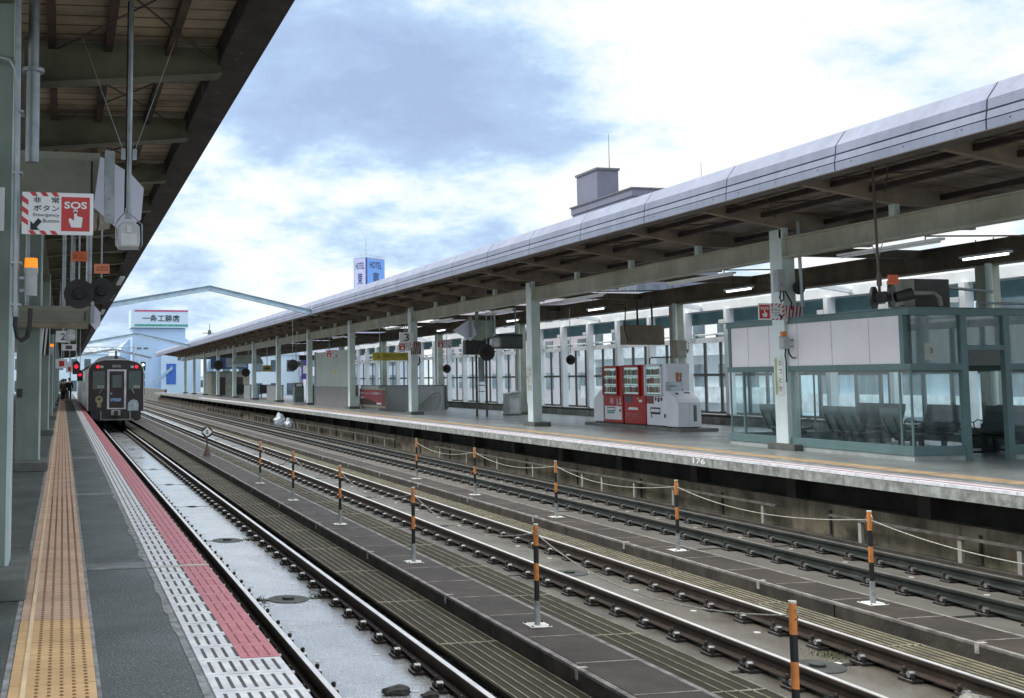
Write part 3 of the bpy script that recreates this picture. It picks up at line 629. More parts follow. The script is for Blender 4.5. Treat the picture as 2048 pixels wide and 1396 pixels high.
# ================================================================ LEFT CANOPY AND ITS COLUMNS
def cx_edge(y): return 1.93+0.0022*(y-9)
cl = T('platform_canopy', 'dark ribbed canopy roof over the left platform, seen from below', 'canopy', (0, 10, 4.8)); o = cl.location
MB(o).sheet([(-8.5, 5.35), (-0.6, 4.98), (1.75, 5.06)], 'y', 3, YF).sheet([(-8.5, 5.42), (-0.6, 5.05), (1.95, 5.13)], 'y', 3, YF).build('roof_deck', deck_l, cl)
mb = MB(o)
mb.add([(1.55, 3, 4.80), (1.93, 3, 4.78), (1.93, 3, 5.16), (1.55, 3, 5.10), (1.55+0.3, YF, 4.80), (1.93+0.3, YF, 4.78), (1.93+0.3, YF, 5.16), (1.55+0.3, YF, 5.10)],
       [(0, 1, 5, 4), (1, 2, 6, 5), (2, 3, 7, 6), (3, 0, 4, 7), (0, 3, 2, 1), (4, 5, 6, 7)])
mb.build('gutter_edge', edge_rust, cl)
mb = MB(o); y = 5.1
while y < YF:
    mb.prism([(-0.8, 4.45), (1.6, 4.70), (1.6, 4.98), (-0.8, 4.94)], 'y', y, y+0.16)
    mb.box(-0.8, 1.6, y-0.04, y+0.20, 4.93, 4.965) if False else None
    y += 3.22
loose(mb, 'cross_beam', beam_l, cl)
mb = MB(o); y = 5.1
while y < YF: mb.add([(-0.8, y-0.05, 4.449), (1.6, y-0.05, 4.699), (1.6, y+0.21, 4.699), (-0.8, y+0.21, 4.449), (-0.8, y-0.05, 4.46), (1.6, y-0.05, 4.71), (1.6, y+0.21, 4.71), (-0.8, y+0.21, 4.46)], [(0, 3, 2, 1), (4, 5, 6, 7), (0, 1, 5, 4), (1, 2, 6, 5), (2, 3, 7, 6), (3, 0, 4, 7)]); y += 3.22
loose(mb, 'beam_flange', beam_l, cl)
mb = MB(o)
for x in (-0.15, 0.42, 1.05): mb.box(x-0.04, x+0.04, 3, YF, 4.87, 4.975)
mb.build('purlin', purlin, cl)
mb = MB(o); y = 5.2
while y < 60:
    for a, b_ in (((-0.1, y), (1.45, y+3.0)), ((1.45, y), (-0.1, y+3.0))): mb.cyl((a[0], a[1], 4.84), (b_[0], b_[1], 4.84), 0.009, n=6)
    y += 3.22
mb.build('bracing_rod', purlin, cl)
MB(o).box(-0.80, -0.40, 3, YF, 4.25, 4.60).build('long_beam', beam_l, cl)

PYL = [8.35, 19.4, 31.9, 45.0, 57.8, 70.6, 83.4, 96.2, 109, 122]
def column_l(y, lab):
    o = Vector((-0.57, y+0.2, 0)); t = T('canopy_column', lab, 'column', o, 'green-grey columns along the left platform')
    MB(o).box(-0.76, -0.385, y, y+0.012, 0.15, 4.46).box(-0.76, -0.385, y+0.38, y+0.40, 0.15, 4.46).box(-0.60, -0.54, y+0.012, y+0.38, 0.15, 4.46).build('shaft', pillar_l, t)
    MB(o).box(-0.385, -0.36, y-0.004, y+0.404, 0.15, 4.46).build('flange', M('flange_pale', (0.55, 0.66, 0.68), 0.45, 0, 0.1, 2), t)
    MB(o).box(-0.95, -0.22, y-0.55, y+0.75, 0, 0.15).build('plinth', plinth_m, t, bevel=0.012)
    return t
labs = ['nearest green-grey canopy column at the left picture edge, beside the emergency sign', 'second canopy column with a recessed panel, just behind the flashing lamp',
        'third canopy column, behind the second along the left platform', 'fourth canopy column along the left platform']
for i, y in enumerate(PYL):
    t = column_l(y, labs[i] if i < 4 else 'far canopy column in the closing row by the waiting passengers')
    if i == 1:
        o = t.location
        MB(o).box(-0.70, -0.44, y-0.006, y, 0.95, 1.45).build('cover_panel', pillar_l, t)
        MB(o).box(-0.74, -0.66, y-0.03, y-0.006, 1.2, 1.34).build('lock', dark, t)
# white drain pipe behind column 2
for yy, r, lab in ((8.55, 0.055, 'pale vertical drain pipe at the very left picture edge'), (19.95, 0.05, 'pale drain pipe behind the second column')):
    x = -0.46 if yy > 10 else -0.58
    o = Vector((x if yy > 10 else -0.535, yy-0.35 if yy < 10 else yy, 0))
    ob = MB(o).cyl((o.x, o.y, 0.15), (o.x, o.y, 3.1 if yy < 10 else 4.4), r, n=16).build('drain_pipe', M('pale_pipe', (0.45, 0.62, 0.64), 0.45), smooth=True); tag(ob, lab, 'pipe')

# conduit on column 1 with its flexible end
t = T('conduit_pipe', 'thin grey conduit running down past the emergency sign', 'conduit', (-0.33, 8.2, 1.9)); o = t.location
MB(o).cyl((-0.335, 8.2, 1.92), (-0.355, 8.2, 4.6), 0.023, n=12).tube([(-0.355, 8.2, 3.62), (-0.36, 8.2, 3.72), (-0.40, 8.22, 3.79), (-0.47, 8.25, 3.81), (-0.6, 8.3, 3.80)], 0.018, 8).build('pipe', steel, t, smooth=True)
MB(o).tube([(-0.335, 8.2, 1.94), (-0.335, 8.2, 1.86), (-0.32, 8.2, 1.78), (-0.29, 8.2, 1.75), (-0.25, 8.2, 1.78), (-0.235, 8.2, 1.86), (-0.232, 8.2, 1.98)], 0.018, 8).build('flexible_hose', black, t, smooth=True)
mb = MB(o)
for z in (2.0, 2.3, 2.95, 3.4): mb.box(-0.37, -0.30, 8.18, 8.35, z, z+0.015)
mb.build('bracket', steel, t)
# flashing lamp
def beacon(x, y, z, lab, s=1.0):
    o = Vector((x, y, z)); t = T('warning_lamp', lab, 'warning lamp', o, 'orange warning lamps')
    MB(o).cyl((x, y, z), (x, y, z+0.16*s), 0.045*s, n=16).cyl((x, y, z+0.16*s), (x, y, z+0.20*s), 0.05*s, n=16).build('body', grey_box, t, smooth=True)
    MB(o).cyl((x, y, z+0.20*s), (x, y, z+0.27*s), 0.047*s, 0.044*s, n=16).build('lens', lampo, t, smooth=True)
    MB(o).box(x-0.09*s, x, y+0.02, y+0.10, z+0.03*s, z+0.05*s).box(x-0.09*s, x, y+0.02, y+0.10, z+0.12*s, z+0.14*s).build('bracket', steel, t)
    return t
lampo = lamp_mat('orange_lamp', (0.9, 0.22, 0.01), 0.55)
beacon(-0.232, 8.2, 2.07, 'lit orange warning lamp on grey housing below the near emergency sign')
beacon(-0.30, 31.5, 2.2, 'small orange warning lamp on a farther left-platform column', 1.1)

# ---- emergency (SOS) signs
def sos(o, w, h, lab, mirror=False, yv=0):
    """o = lower left corner, facing -Y. mirror: red half at left"""
    x0, y, z0 = o; t = T('emergency_sign', lab, 'emergency sign', (x0, y, z0), 'emergency button signs'); oo = t.location
    MB(oo).box(x0, x0+w, y, y+0.02, z0, z0+h).build('board', white_m, t, bevel=0.006)
    yy = y-0.002; rw = w*0.40
    rx = x0+w*0.03 if mirror else x0+w*0.55
    MB(oo).box(rx, rx+rw, yy, y, z0+h*0.09, z0+h*0.90).build('red_panel', red, t)
    mb = MB(oo); y3 = yy-0.002
    text(mb, 'SOS', (rx+rw*0.10, y3, z0+h*0.62), FX, FZ, rw*0.80, h*0.17, 0.03)
    hc = rx+rw*0.5                                             # pressing hand
    mb.plate((hc, y3, z0+h*0.18), FX, FZ, [(-0.06*w, 0), (0.085*w, 0), (0.10*w, 0.24*h), (0.02*w, 0.27*h), (0.02*w, 0.38*h), (-0.02*w, 0.38*h), (-0.02*w, 0.16*h), (-0.08*w, 0.22*h), (-0.10*w, 0.18*h)])
    mb.cyl((hc, y3+0.001, z0+h*0.56), (hc, y3, z0+h*0.56), 0.03*w, n=12)
    mb.build('symbol', white_m, t, recalc=False)
    ax = x0+w*0.48 if mirror else x0+w*0.16; aw = w*0.36
    mb = MB(oo)
    text(mb, '非', (ax, y3, z0+h*0.74), FX, FZ, aw*0.3, h*0.14, 0.01); text(mb, '常', (ax+aw*0.7, y3, z0+h*0.74), FX, FZ, aw*0.3, h*0.14, 0.01)
    text(mb, 'ボタン', (ax, y3, z0+h*0.55), FX, FZ, aw, h*0.14, 0.01)
    text(mb, 'Emergency', (ax, y3, z0+h*0.40), FX, FZ, aw, h*0.10); text(mb, 'Button', (ax+aw*0.38, y3, z0+h*0.28), FX, FZ, aw*0.62, h*0.085)
    k = 1 if mirror else -1; px = x0+w*(0.93 if mirror else 0.12); pz = z0+h*0.10
    mb.plate((px, y3, pz), (1, 0, 0), FZ, [(0, 0), (-k*0.13*w, 0), (-k*0.09*w, 0.07*h), (-k*0.16*w, 0.20*h), (-k*0.11*w, 0.28*h), (-k*0.04*w, 0.14*h), (0, 0.22*h)])
    mb.build('lettering', black, t, recalc=False)
    mb = MB(oo)                                               # red warning stripes round the text half
    ex = x0+w if mirror else x0; k = -1 if mirror else 1
    for i in range(3):
        zz = z0+h*(0.30+0.24*i); mb.plate((ex, yy, zz), (k, 0, 0), FZ, [(0, 0.0), (0.09*w, -0.10*h), (0.09*w, 0.02*h), (0, 0.13*h)])
    for i in range(3):
        xx = ex+k*w*(0.10+0.15*i)
        mb.plate((xx, yy, z0+h), (k, 0, 0), FZ, [(0, 0), (0.08*w, 0), (0.12*w, -0.10*h), (0.05*w, -0.10*h)])
        mb.plate((xx+k*0.03*w, yy, z0), (k, 0, 0), FZ, [(0, 0), (0.08*w, 0), (0.03*w, 0.09*h), (-0.04*w, 0.09*h)])
    mb.build('stripe', red, t, recalc=False)
    return t
sos((-0.30, 8.12, 2.505), 0.50, 0.305, 'near red and white emergency button sign on the left platform column')
sos((13.99, 20.45, 2.68), 0.60, 0.345, 'red and white emergency button sign on the pillar by the glass waiting room', True)
sos((14.05, 45.9, 2.74), 0.66, 0.34, 'small emergency button sign just under the number 3 board', True)
sos((19.0, 32.2, 2.30), 0.5, 0.38, 'small red emergency sign on the rear pillar beside the vending machines', True)
sos((17.9, 52.0, 3.05), 0.7, 0.4, 'distant emergency sign left of the pentagonal sign board', True)
sos((13.4, 56.6, 2.66), 0.6, 0.40, 'distant red emergency sign above the grey stair wall', True)
# striped band on column 1
def stripes(name, lab, o, w, h, mats, n_, rv=FX, parent=None):
    mb = MB(o)
    mb.m(0).plate(o, rv, FZ, [(0, 0), (w, 0), (w, h), (0, h)], 0.004); nv = Vector(rv).cross(Vector(FZ)); oo = Vector(o)+nv*0.002
    for i in range(n_):
        a = (i+0.2)*w/n_*1.0; b_ = a+w/n_*0.45
        mb.m(1).plate(oo, rv, FZ, [(max(0, a-w/n_*0.7), 0), (max(0, b_-w/n_*0.7), 0), (min(w, b_), h), (min(w, a), h)])
    ob = mb.build(name, mats, parent)
    if parent is None: tag(ob, lab, 'warning tape')
    return ob
stripes('warning_band', 'red and white striped band wrapped on the column at the left picture edge', (-0.76, 8.33, 2.55), 0.33, 0.32, [white_m, red], 3)
stripes('warning_band', 'red and white striped band on the pillar by the waiting room', (14.74, 20.63, 2.66), 0.42, 0.34, [white_m, red], 5)
stripes('warning_band', 'striped band on the pillar right of the number 3 board', (14.74, 46.35, 2.60), 0.45, 0.55, [M('tape_dark', (0.08, 0.05, 0.05), 0.6), M('tape_pale', (0.5, 0.42, 0.4), 0.6)], 5)
stripes('warning_band', 'black and white striped band on the third left column', (-0.76, 31.87, 2.2), 0.38, 0.85, [black, white_m], 4)

# ---- hanging sign boxes with pentagonal end plates
def signbox(o, w, d, h, s, lab, plate_side, pole_top, holes=True):
    x0, y, z0 = o; t = T('hanging_sign', lab, 'sign', (x0, y, z0), 'hanging sign boxes with pentagonal ends'); oo = t.location; x1 = x0+w
    MB(oo).prism([(y, z0+0.14*s), (y+d, z0+0.14*s), (y+d, z0+h), (y+0.02, z0+h)], 'x', x0, x1).build('case', olive, t, bevel=0.006)
    MB(oo).prism([(y+0.1, z0), (y+d-0.05, z0), (y+d-0.05, z0+0.14*s-0.003), (y+0.02, z0+0.14*s-0.003)], 'x', x0, x1-0.02).build('lower_tray', M('tray_tan', (0.36, 0.33, 0.25), 0.5), t)
    MB(oo).box(x0+0.05, x1-0.09, y-0.008, y-0.001, z0+0.19*s, z0+h-0.09).build('display_panel', M('panel_olive', (0.21, 0.22, 0.17), 0.35), t)
    MB(oo).box(x1-0.085, x1-0.07, y-0.009, y-0.001, z0+0.19*s, z0+h-0.09).build('panel_gap', black, t)
    k = plate_side; e = x1 if k > 0 else x0
    rv = Vector((k*0.80, -0.60 if False else 0.25, 0)).normalized() if k > 0 else Vector((0.9, -0.3, 0)).normalized()
    return t, e
t, e = signbox((-1.0, 11.0, 2.98), 1.33, 0.45, 0.72, 1.0, 'large olive hanging sign box above the near emergency sign', 1, 4.5)
o = t.location
rv = (1, 0.15, 0)
MB(o).plate((0.33, 10.95, 2.95), (1, 0, 0), FZ, [(-0.06, 0.20), (0.21, -0.04), (0.40, 0.09), (0.425, 0.40), (0.30, 0.54), (0.13, 0.64), (0.0, 0.70)], 0.012).build('end_plate', M('end_plate_white', (0.66, 0.67, 0.80), 0.4, 0, 0.03, 3), t)
MB(o).prism([(0.33, 3.10), (0.42, 3.02), (0.44, 3.0), (0.33, 2.98)], 'y', 10.97, 11.4).build('side_skirt', M('tray_tan', (0.36, 0.33, 0.25)), t)
# metal channel strut in front of the plate
mb = MB(o).box(0.36, 0.375, 10.5, 10.62, 2.94, 3.62).box(0.375, 0.44, 10.5, 10.512, 2.94, 3.62).box(0.44, 0.452, 10.5, 10.6, 2.94, 3.62)
mb.cyl((0.41, 10.50, 3.02), (0.41, 10.47, 3.02), 0.014).cyl((0.41, 10.50, 3.17), (0.41, 10.47, 3.17), 0.014); mb.build('channel_strut', steel, t)
MB(o).cyl((-0.27, 9.3, 3.25), (-0.27, 9.3, 4.0), 0.055, n=16).cyl((-0.27, 9.3, 4.0), (-0.27, 9.3, 4.03), 0.09, n=16).cyl((-0.27, 9.3, 4.03), (-0.27, 9.3, 4.6), 0.045, n=12).build('hanger_tube', steel, t, smooth=True)
t, e = signbox((-1.4, 19.0, 2.36), 1.83, 0.5, 0.36, 0.6, 'smaller olive hanging sign box above the number 2 board', 1, 4.5)
o = t.location
MB(o).plate((0.44, 18.95, 2.36), FX, FZ, [(0.0, 0.06), (0.085, -0.04), (0.165, 0.04), (0.165, 0.25), (0.08, 0.35), (0.0, 0.35)], 0.012).build('end_plate', MATS['end_plate_white'], t)
MB(o).box(0.45, 0.50, 18.85, 18.9, 2.42, 2.80).build('channel_strut', steel, t)
MB(o).cyl((0.0, 19.2, 2.72), (0.0, 19.2, 4.6), 0.035).cyl((-0.6, 19.2, 2.72), (-0.6, 19.2, 4.6), 0.035).build('hanger_tube', steel, t)
# ---- number boards
def board(o, w, h, txt, lab, tw=0.35, th=0.6):
    x0, y, z0 = o; t = T('number_board', lab, 'sign', o, None); oo = t.location
    MB(oo).box(x0, x0+w, y, y+0.12, z0, z0+h).build('board', white_m, t, bevel=0.005)
    mb = MB(oo); text(mb, txt, (x0+w*(1-tw)/2, y-0.003, z0+h*(1-th)/2), FX, FZ, w*tw, h*th, 0.012); mb.build('numeral', black, t, recalc=False)
    MB(oo).cyl((x0+w/2, y+0.06, z0+h), (x0+w/2, y+0.06, 4.5), 0.02).build('hanger', steel, t)
board((-0.175, 28, 2.42), 0.35, 0.28, '2', 'white board with black number 2 over the left platform')
board((14.14, 46.0, 3.09), 0.60, 0.45, '3', 'white board with black number 3 on the right platform', 0.36, 0.7)

# ---- CCTV / lamp unit on near pole
def pole_unit(x, y, z, ztop, lab, s=1.0, r=0.022, face=1):
    o = Vector((x, y, z)); t = T('hanging_loudspeaker', lab, 'loudspeaker', o, 'loudspeakers hung on poles')
    MB(o).cyl((x, y, z+0.30*s), (x+0.01, y, ztop), r, n=12).cyl((x, y, z+0.27*s), (x, y, z+0.36*s), r*1.5, n=10).build('pole', steel, t, smooth=True)
    MB(o).cyl((x-0.028*s, y+0.02, z+0.33*s), (x-0.012, y+0.02, ztop), 0.011*s, n=8).build('cable', black, t)
    MB(o).prism([(x-0.09*s, z), (x+0.09*s, z), (x+0.10*s, z+0.06*s), (x+0.095*s, z+0.19*s), (x+0.05*s, z+0.225*s), (x-0.05*s, z+0.225*s), (x-0.095*s, z+0.19*s), (x-0.10*s, z+0.06*s)], 'y', y-0.10*s, y+0.10*s).build('case', M('speaker_case', (0.50, 0.53, 0.53), 0.35, 0.1), t, bevel=0.012*s)
    MB(o).box(x-0.07*s, x+0.07*s, y-0.108*s, y-0.10*s, z+0.02*s, z+0.12*s).box(x-0.02*s, x+0.02*s, y-0.112*s, y-0.10*s, z+0.13*s, z+0.19*s).build('front_cover', M('cover_pale', (0.66, 0.66, 0.68), 0.3), t)
    MB(o).tube([(x-0.02, y-0.03, z+0.33*s), (x-0.09*s, y-0.06, z+0.25*s), (x-0.115*s, y-0.11*s, z+0.2*s), (x-0.115*s, y-0.11*s, z+0.02*s), (x-0.09*s, y-0.11*s, z-0.02*s), (x+0.09*s, y-0.11*s, z-0.02*s), (x+0.115*s, y-0.11*s, z+0.02*s), (x+0.115*s, y-0.11*s, z+0.2*s), (x+0.05*s, y-0.06, z+0.27*s), (x, y-0.03, z+0.31*s)], 0.006*s, 6).build('guard_wire', steel, t, smooth=True)
    mb = MB(o)
    for k in (-1, 1): mb.box(x+k*0.05*s-0.02*s, x+k*0.05*s+0.02*s, y-0.005, y+0.005, z+0.80*s, z+0.90*s)
    if s > 0.9 and face:
        for k in (-1, 1): mb.cyl((x+k*0.05, y, z+0.88), (x+k*0.42, y+0.2, 4.6), 0.003, n=5)
    mb.build('stay_clamp', steel, t)
    return t
pole_unit(0.555, 10.0, 2.64, 4.9, 'white loudspeaker in a wire guard on a long pole beside the pentagonal plate')
pole_unit(0.13, 20.6, 2.20, 4.6, 'small loudspeaker on pole in front of the number 2 board', 0.9)
# ---- round departure signals and orange tags
def signal(x, y, z, r, lab, ztop, tagtxt=None, tz=None, back=True, col=orange_tag):
    o = Vector((x, y, z)); t = T('departure_signal', lab, 'signal', o, 'round platform signals')
    MB(o).cyl((x, y, z), (x, y+0.015, z), r, n=28).build('backboard', dark, t)
    MB(o).cyl((x, y-0.12, z), (x, y, z), r*0.36, r*0.42, n=16).cyl((x, y-0.14, z), (x, y-0.12, z), r*0.15, n=10).build('housing', black, t, smooth=True)
    hd = MB(o).cyl((x, y+0.02, z+r*0.5), (x, y+0.02, ztop), 0.012, n=8).build('hanger', steel, t)
    if tagtxt:
        o2 = MB(o).box(x-0.11, x+0.11, y-0.03, y-0.018, tz-0.07, tz+0.07).build('tag', col, t)
        mb = MB(o); text(mb, tagtxt, (x-0.085, y-0.0325, tz-0.035), FX, FZ, 0.17, 0.07); mb.build('tag_text', M('tag_ink', (0.25, 0.06, 0.02), 0.6), t, recalc=False)
signal(0.21, 16.0, 2.69, 0.21, 'left round black signal hanging under orange tag reading 2 up', 4.5, '2上', 3.22)
signal(0.53, 16.3, 2.76, 0.19, 'right round black signal hanging under the paler orange tag', 4.5, '2回', 3.08, col=M('orange_pale', (0.8, 0.27, 0.15), 0.5))
# hanging tubes and small things under the left canopy
for x, y, z0, r, lab in ((0.36, 16.8, 2.6, 0.045, 'thick steel tube hanging behind the round signals'), (0.2, 24, 2.75, 0.03, 'thin steel tube hanging over the smaller sign box')):
    ob = MB((x, y, z0)).cyl((x, y, z0), (x, y, 4.6), r, n=12).build('hanging_tube', steel, smooth=True); tag(ob, lab, 'tube')
# distant cluster on left platform: signals with red lights, boards
redl = lamp_mat('red_lamp', (0.9, 0.01, 0.03), 1.0)
def rsig(x, y, z, lab, n_=2):
    o = Vector((x, y, z)); t = T('railway_signal', lab, 'signal', o)
    MB(o).prism([(x-0.16, z-0.25), (x+0.16, z-0.25), (x+0.16, z+0.25), (x+0.08, z+0.36), (x-0.08, z+0.36), (x-0.16, z+0.25)], 'y', y, y+0.12).build('casing', dark, t)
    MB(o).cyl((x, y-0.12, z+0.1), (x, y, z+0.1), 0.085, n=12).build('lens', redl, t)
    MB(o).cyl((x, y+0.06, z+0.3), (x, y+0.06, 4.6), 0.02).build('hanger', steel, t)
rsig(0.60, 52, 2.05, 'hanging platform signal showing a red light left of the train')
rsig(0.95, 64, 1.75, 'farther platform signal with a red light by the train corner')
for i, (x, y, z, w, h, lab) in enumerate(((0.2, 40, 2.55, 0.5, 0.22, 'pale distant board hung above the red signals'), (-0.05, 50, 2.05, 0.5, 0.4, 'distant white board among the left platform signs'), (0.35, 60, 1.95, 0.35, 0.35, 'small square sign above the waiting passengers'), (0.05, 66, 2.3, 0.6, 0.3, 'grey distant box among the left platform signs'), (-0.1, 36, 2.95, 0.7, 0.5, 'dark cabinet hung under the left canopy'))):
    t = T('platform_board', lab, 'board', (x, y, z)); o = t.location
    MB(o).box(x-w/2, x+w/2, y, y+0.1, z, z+h).build('board', dark if i == 4 else white_m, t)
    MB(o).box(x-w*0.22, x+w*0.22, y-0.004, y, z+h*0.2, z+h*0.8).build('symbol', red if i in (1, 2) else slot, t)
    MB(o).cyl((x, y+0.05, z+h), (x, y+0.05, 4.6), 0.02).build('hanger', steel, t)
# long light fitting strips beneath the canopy edge (far)
for k, y in enumerate((34, 41, 50)):
    t = T('light_fitting', ('nearest', 'middle', 'farthest')[k]+' of the three white fittings tucked under the left canopy edge', 'light fitting', (1.7, y, 4.55), 'white fittings under the left canopy edge')
    MB(t.location).box(1.66, 1.80, y, y+2.6, 4.58, 4.64).build('case', white_s, t); MB(t.location).box(1.68, 1.78, y+0.1, y+2.5, 4.565, 4.58).build('tube', white_m, t)

# ================================================================ RIGHT CANOPY
cr_ = T('platform_canopy', 'long canopy with lavender-grey rounded fascia over the right platform', 'canopy', (12, 10, 4.77)); o = cr_.location
prof = [(12.0, 4.77), (12.0, 4.90)], [(12.0, 4.915), (12.02, 5.02)], [(12.02, 5.045), (12.035, 5.185), (12.22, 5.43), (12.5, 5.53), (13.2, 5.58)]
def fpanel(y0, y1):
    mb = MB(o)
    for k, pr_ in enumerate(prof):
        p = [(a, b_) for a, b_ in pr_]; inner = [(a+0.03, b_-(0.012 if k == 2 else 0)) for a, b_ in reversed(p)]
        mb.prism(p+inner, 'y', y0, y1)
    mb.cur = 1
    for q in range(3): mb.cyl((11.998, y0+0.4+q*1.1, 4.86), (11.994, y0+0.4+q*1.1, 4.86), 0.012, n=8)
    return mb
pn = fpanel(0.425, 3.395).build('fascia_panel', [fascia, fascia_dk], cr_)
for k in range(1, 50):
    c = pn.copy(); COL.objects.link(c); c.parent = cr_; c.location = (0, 3.0*k, 0)
MB(o).prism([(12.035, 4.79), (12.05, 5.04), (12.10, 5.19), (12.30, 5.32), (12.6, 5.37), (12.6, 5.30), (12.2, 5.1), (12.2, 4.79)], 'y', 0.5, 148.5).build('fascia_backing', fascia_dk, cr_)
MB(o).box(12.0, 12.30, 0.5, 148.5, 4.755, 4.768).build('soffit', M('soffit_dark', (0.10, 0.085, 0.07), 0.6), cr_)
MB(o).sheet([(12.2, 5.16), (17.15, 4.80), (19.6, 4.98)], 'y', 0.5, 148.5).sheet([(12.25, 5.30), (17.15, 4.95), (19.6, 5.12)], 'y', 0.5, 148.5).build('roof_deck', deck_r, cr_)
MB(o).box(19.61, 19.75, 0.5, 148.5, 4.80, 5.30).build('rear_fascia', fascia, cr_)
PYR = [7.8, 20.7, 33.6, 46.4, 57.0, 67.3, 77.5, 87.8, 98.2, 109.0, 119.4, 129.3, 139.0]
ys = []
for a, b_ in zip(PYR[:-1], PYR[1:]):
    n_ = max(3, int(round((b_-a)/3.22)))
    ys += [a+(b_-a)*k/n_ for k in range(n_)]
mbb = MB(o); mst = MB(o)
for y in ys+[139.0, 143, 147]:
    mbb.prism([(12.3, 5.02), (12.3, 5.14), (14.95, 4.97), (17.15, 4.80), (19.55, 4.97), (19.55, 4.72), (19.4, 4.72), (17.15, 4.62), (14.9, 4.62)], 'y', y-0.06, y+0.06)
    mbb.box(12.3, 14.9, y-0.11, y+0.11, 4.99, 5.0) if False else None
    mst.box(14.75, 14.87, y-0.07, y+0.07, 4.43, 4.64)
loose(mbb, 'cross_beam', M('beam_grey_brown', (0.28, 0.225, 0.17), 0.6, 0, 0.2, 2), cr_); loose(mst, 'stub_post', pillar_r, cr_)
mb = MB(o)
for x, z in ((12.75, 5.06), (13.5, 5.0), (14.3, 4.94), (15.8, 4.84), (16.6, 4.79), (18, 4.80), (19, 4.87)): mb.box(x-0.05, x+0.05, 0.5, 148.5, z-0.10, z)
mb.build('purlin', M('purlin_dark', (0.045, 0.03, 0.025), 0.7, 0, 0.3, 2), cr_)
mb = MB(o); y = 5
while y < 60: mb.cyl((12.4, y, 4.97), (14.7, y+2.9, 4.86), 0.012, n=6); mb.cyl((14.7, y, 4.86), (12.4, y+2.9, 4.97), 0.012, n=6); y += 3.22
mb.build('bracing_rod', purlin, cr_)
# longitudinal beams (I sections)
mb = MB(o).box(14.86, 14.90, 0.5, 143, 4.03, 4.42).box(14.76, 15.0, 0.5, 143, 4.40, 4.43).box(14.76, 15.0, 0.5, 143, 4.0, 4.03)
mb.build('long_beam', beam_m, cr_)
MB(o).box(19.3, 19.45, 0.5, 143, 3.9, 4.42).box(19.2, 19.55, 0.5, 143, 3.88, 3.92).build('rear_beam', beam_dark, cr_)
mb = MB(o); y = 9
while y < 140: mb.box(14.9, 19.3, y, y+0.12, 4.2, 4.4); y += 6.44
loose(mb, 'tie_beam', beam_dark, cr_)
def column_r(x, y, lab, rear=False):
    t = T('canopy_column', lab, 'column', (x, y, 0), 'pale columns along the right platform'); o = t.location
    if not rear:
        MB(o).box(x-0.15, x-0.13, y, y+0.40, 0.13, 4.62).build('front_flange', M('flange_bright', (0.74, 0.84, 0.84), 0.45, 0, 0.06, 1.5, streak=0.2), t)  # track-side face coloured lighter than the shaft, skylight put into its paint
        MB(o).box(x-0.13, x+0.14, y+0.004, y+0.02, 0.13, 4.42).box(x-0.13, x+0.14, y+0.38, y+0.396, 0.13, 4.42).box(x+0.14, x+0.15, y, y+0.40, 0.13, 4.42).build('shaft', pillar_r, t)
        MB(o).box(x-0.27, x+0.30, y-0.35, y+0.55, 0, 0.13).build('plinth', plinth_m, t, bevel=0.01)
    else:
        MB(o).box(x-0.17, x+0.17, y, y+0.3, 0.1, 3.9).build('shaft', M('rear_pillar', (0.36, 0.38, 0.32), 0.5, 0, 0.15, 1.5, streak=0.4), t)
        MB(o).cyl((x-0.22, y-0.12, 0.1), (x-0.22, y-0.12, 3.9), 0.07, n=14).build('drain_pipe', pillar_r, t, smooth=True)
        MB(o).box(x-0.45, x+0.3, y-0.4, y+0.5, 0, 0.1).build('plinth', plinth_m, t)
    return t
pl = ['canopy column out of the picture beside the waiting room', 'wide pale canopy column in front of the glass waiting room', 'pale canopy column left of the red vending machines', 'pale canopy column carrying the number 3 board', 'pale canopy column left of the red poster',
      'pale canopy column at the left end of the grey stair wall', 'pale canopy column right of the grey bin', 'pale canopy column between bin and low wall']
for i, y in enumerate(PYR):
    if i == 0: continue
    column_r(14.90, y, pl[i] if i < 8 else 'distant canopy column in the row toward the platform end', False)
for i, y in enumerate((20.1, 32.6, 45.2, 56.0, 66.5, 77)):
    column_r(19.4, y, ('rear canopy column behind the waiting room', 'rear canopy column behind the white vending machine', 'rear canopy column beside the steel bin', 'rear canopy column behind the stair wall', 'rear canopy column behind the grey panel', 'farthest rear canopy column')[i], True)
# roof beams crossing the tracks
def portal(y, lab, m):
    xr = 12.0; xl = 2.0; xm = 6.95; zl = 5.08; zm = 5.99; zr = 4.80; h = 0.26 if y < 60 else 0.3
    t = T('portal_beam', lab, 'beam', (xl, y, zl), 'roof beams spanning the tracks'); o = t.location
    mb = MB(o).prism([(xl-0.1, zl-h/2), (xm, zm-h/2), (xm, zm+h/2), (xl-0.1, zl+h/2)], 'y', y, y+0.03).prism([(xm, zm-h/2), (xr+0.3, zr-h/2), (xr+0.3, zr+h/2), (xm, zm+h/2)], 'y', y, y+0.03)
    for dz in (-h/2, h/2-0.02): mb.prism([(xl-0.1, zl+dz), (xm, zm+dz), (xr+0.3, zr+dz), (xr+0.3, zr+dz+0.02), (xm, zm+dz+0.02), (xl-0.1, zl+dz+0.02)], 'y', y-0.10, y+0.13)
    mb.build('girder', m, t)
    MB(o).box(xm-0.12, xm+0.12, y-0.02, y+0.06, zm-h/2-0.02, zm+h/2+0.02).build('splice_plate', M('splice', (0.42, 0.55, 0.66), 0.5, 0, 0.2, 3), t)
pm = M('portal_paint', (0.46, 0.60, 0.70), 0.5, 0, 0.1, 2, rust=(0.07, 0.05, 0.05))
portal(54, 'pale blue gabled beam with peeling paint crossing the tracks, nearest of three', pm)
portal(108.5, 'second pale blue gabled beam crossing above the train', pm)
portal(160, 'farthest rusty gabled beam crossing just over the train roof', M('portal_rusty', (0.40, 0.42, 0.48), 0.6, 0, 0.3, 2, rust=(0.16, 0.04, 0.04)))

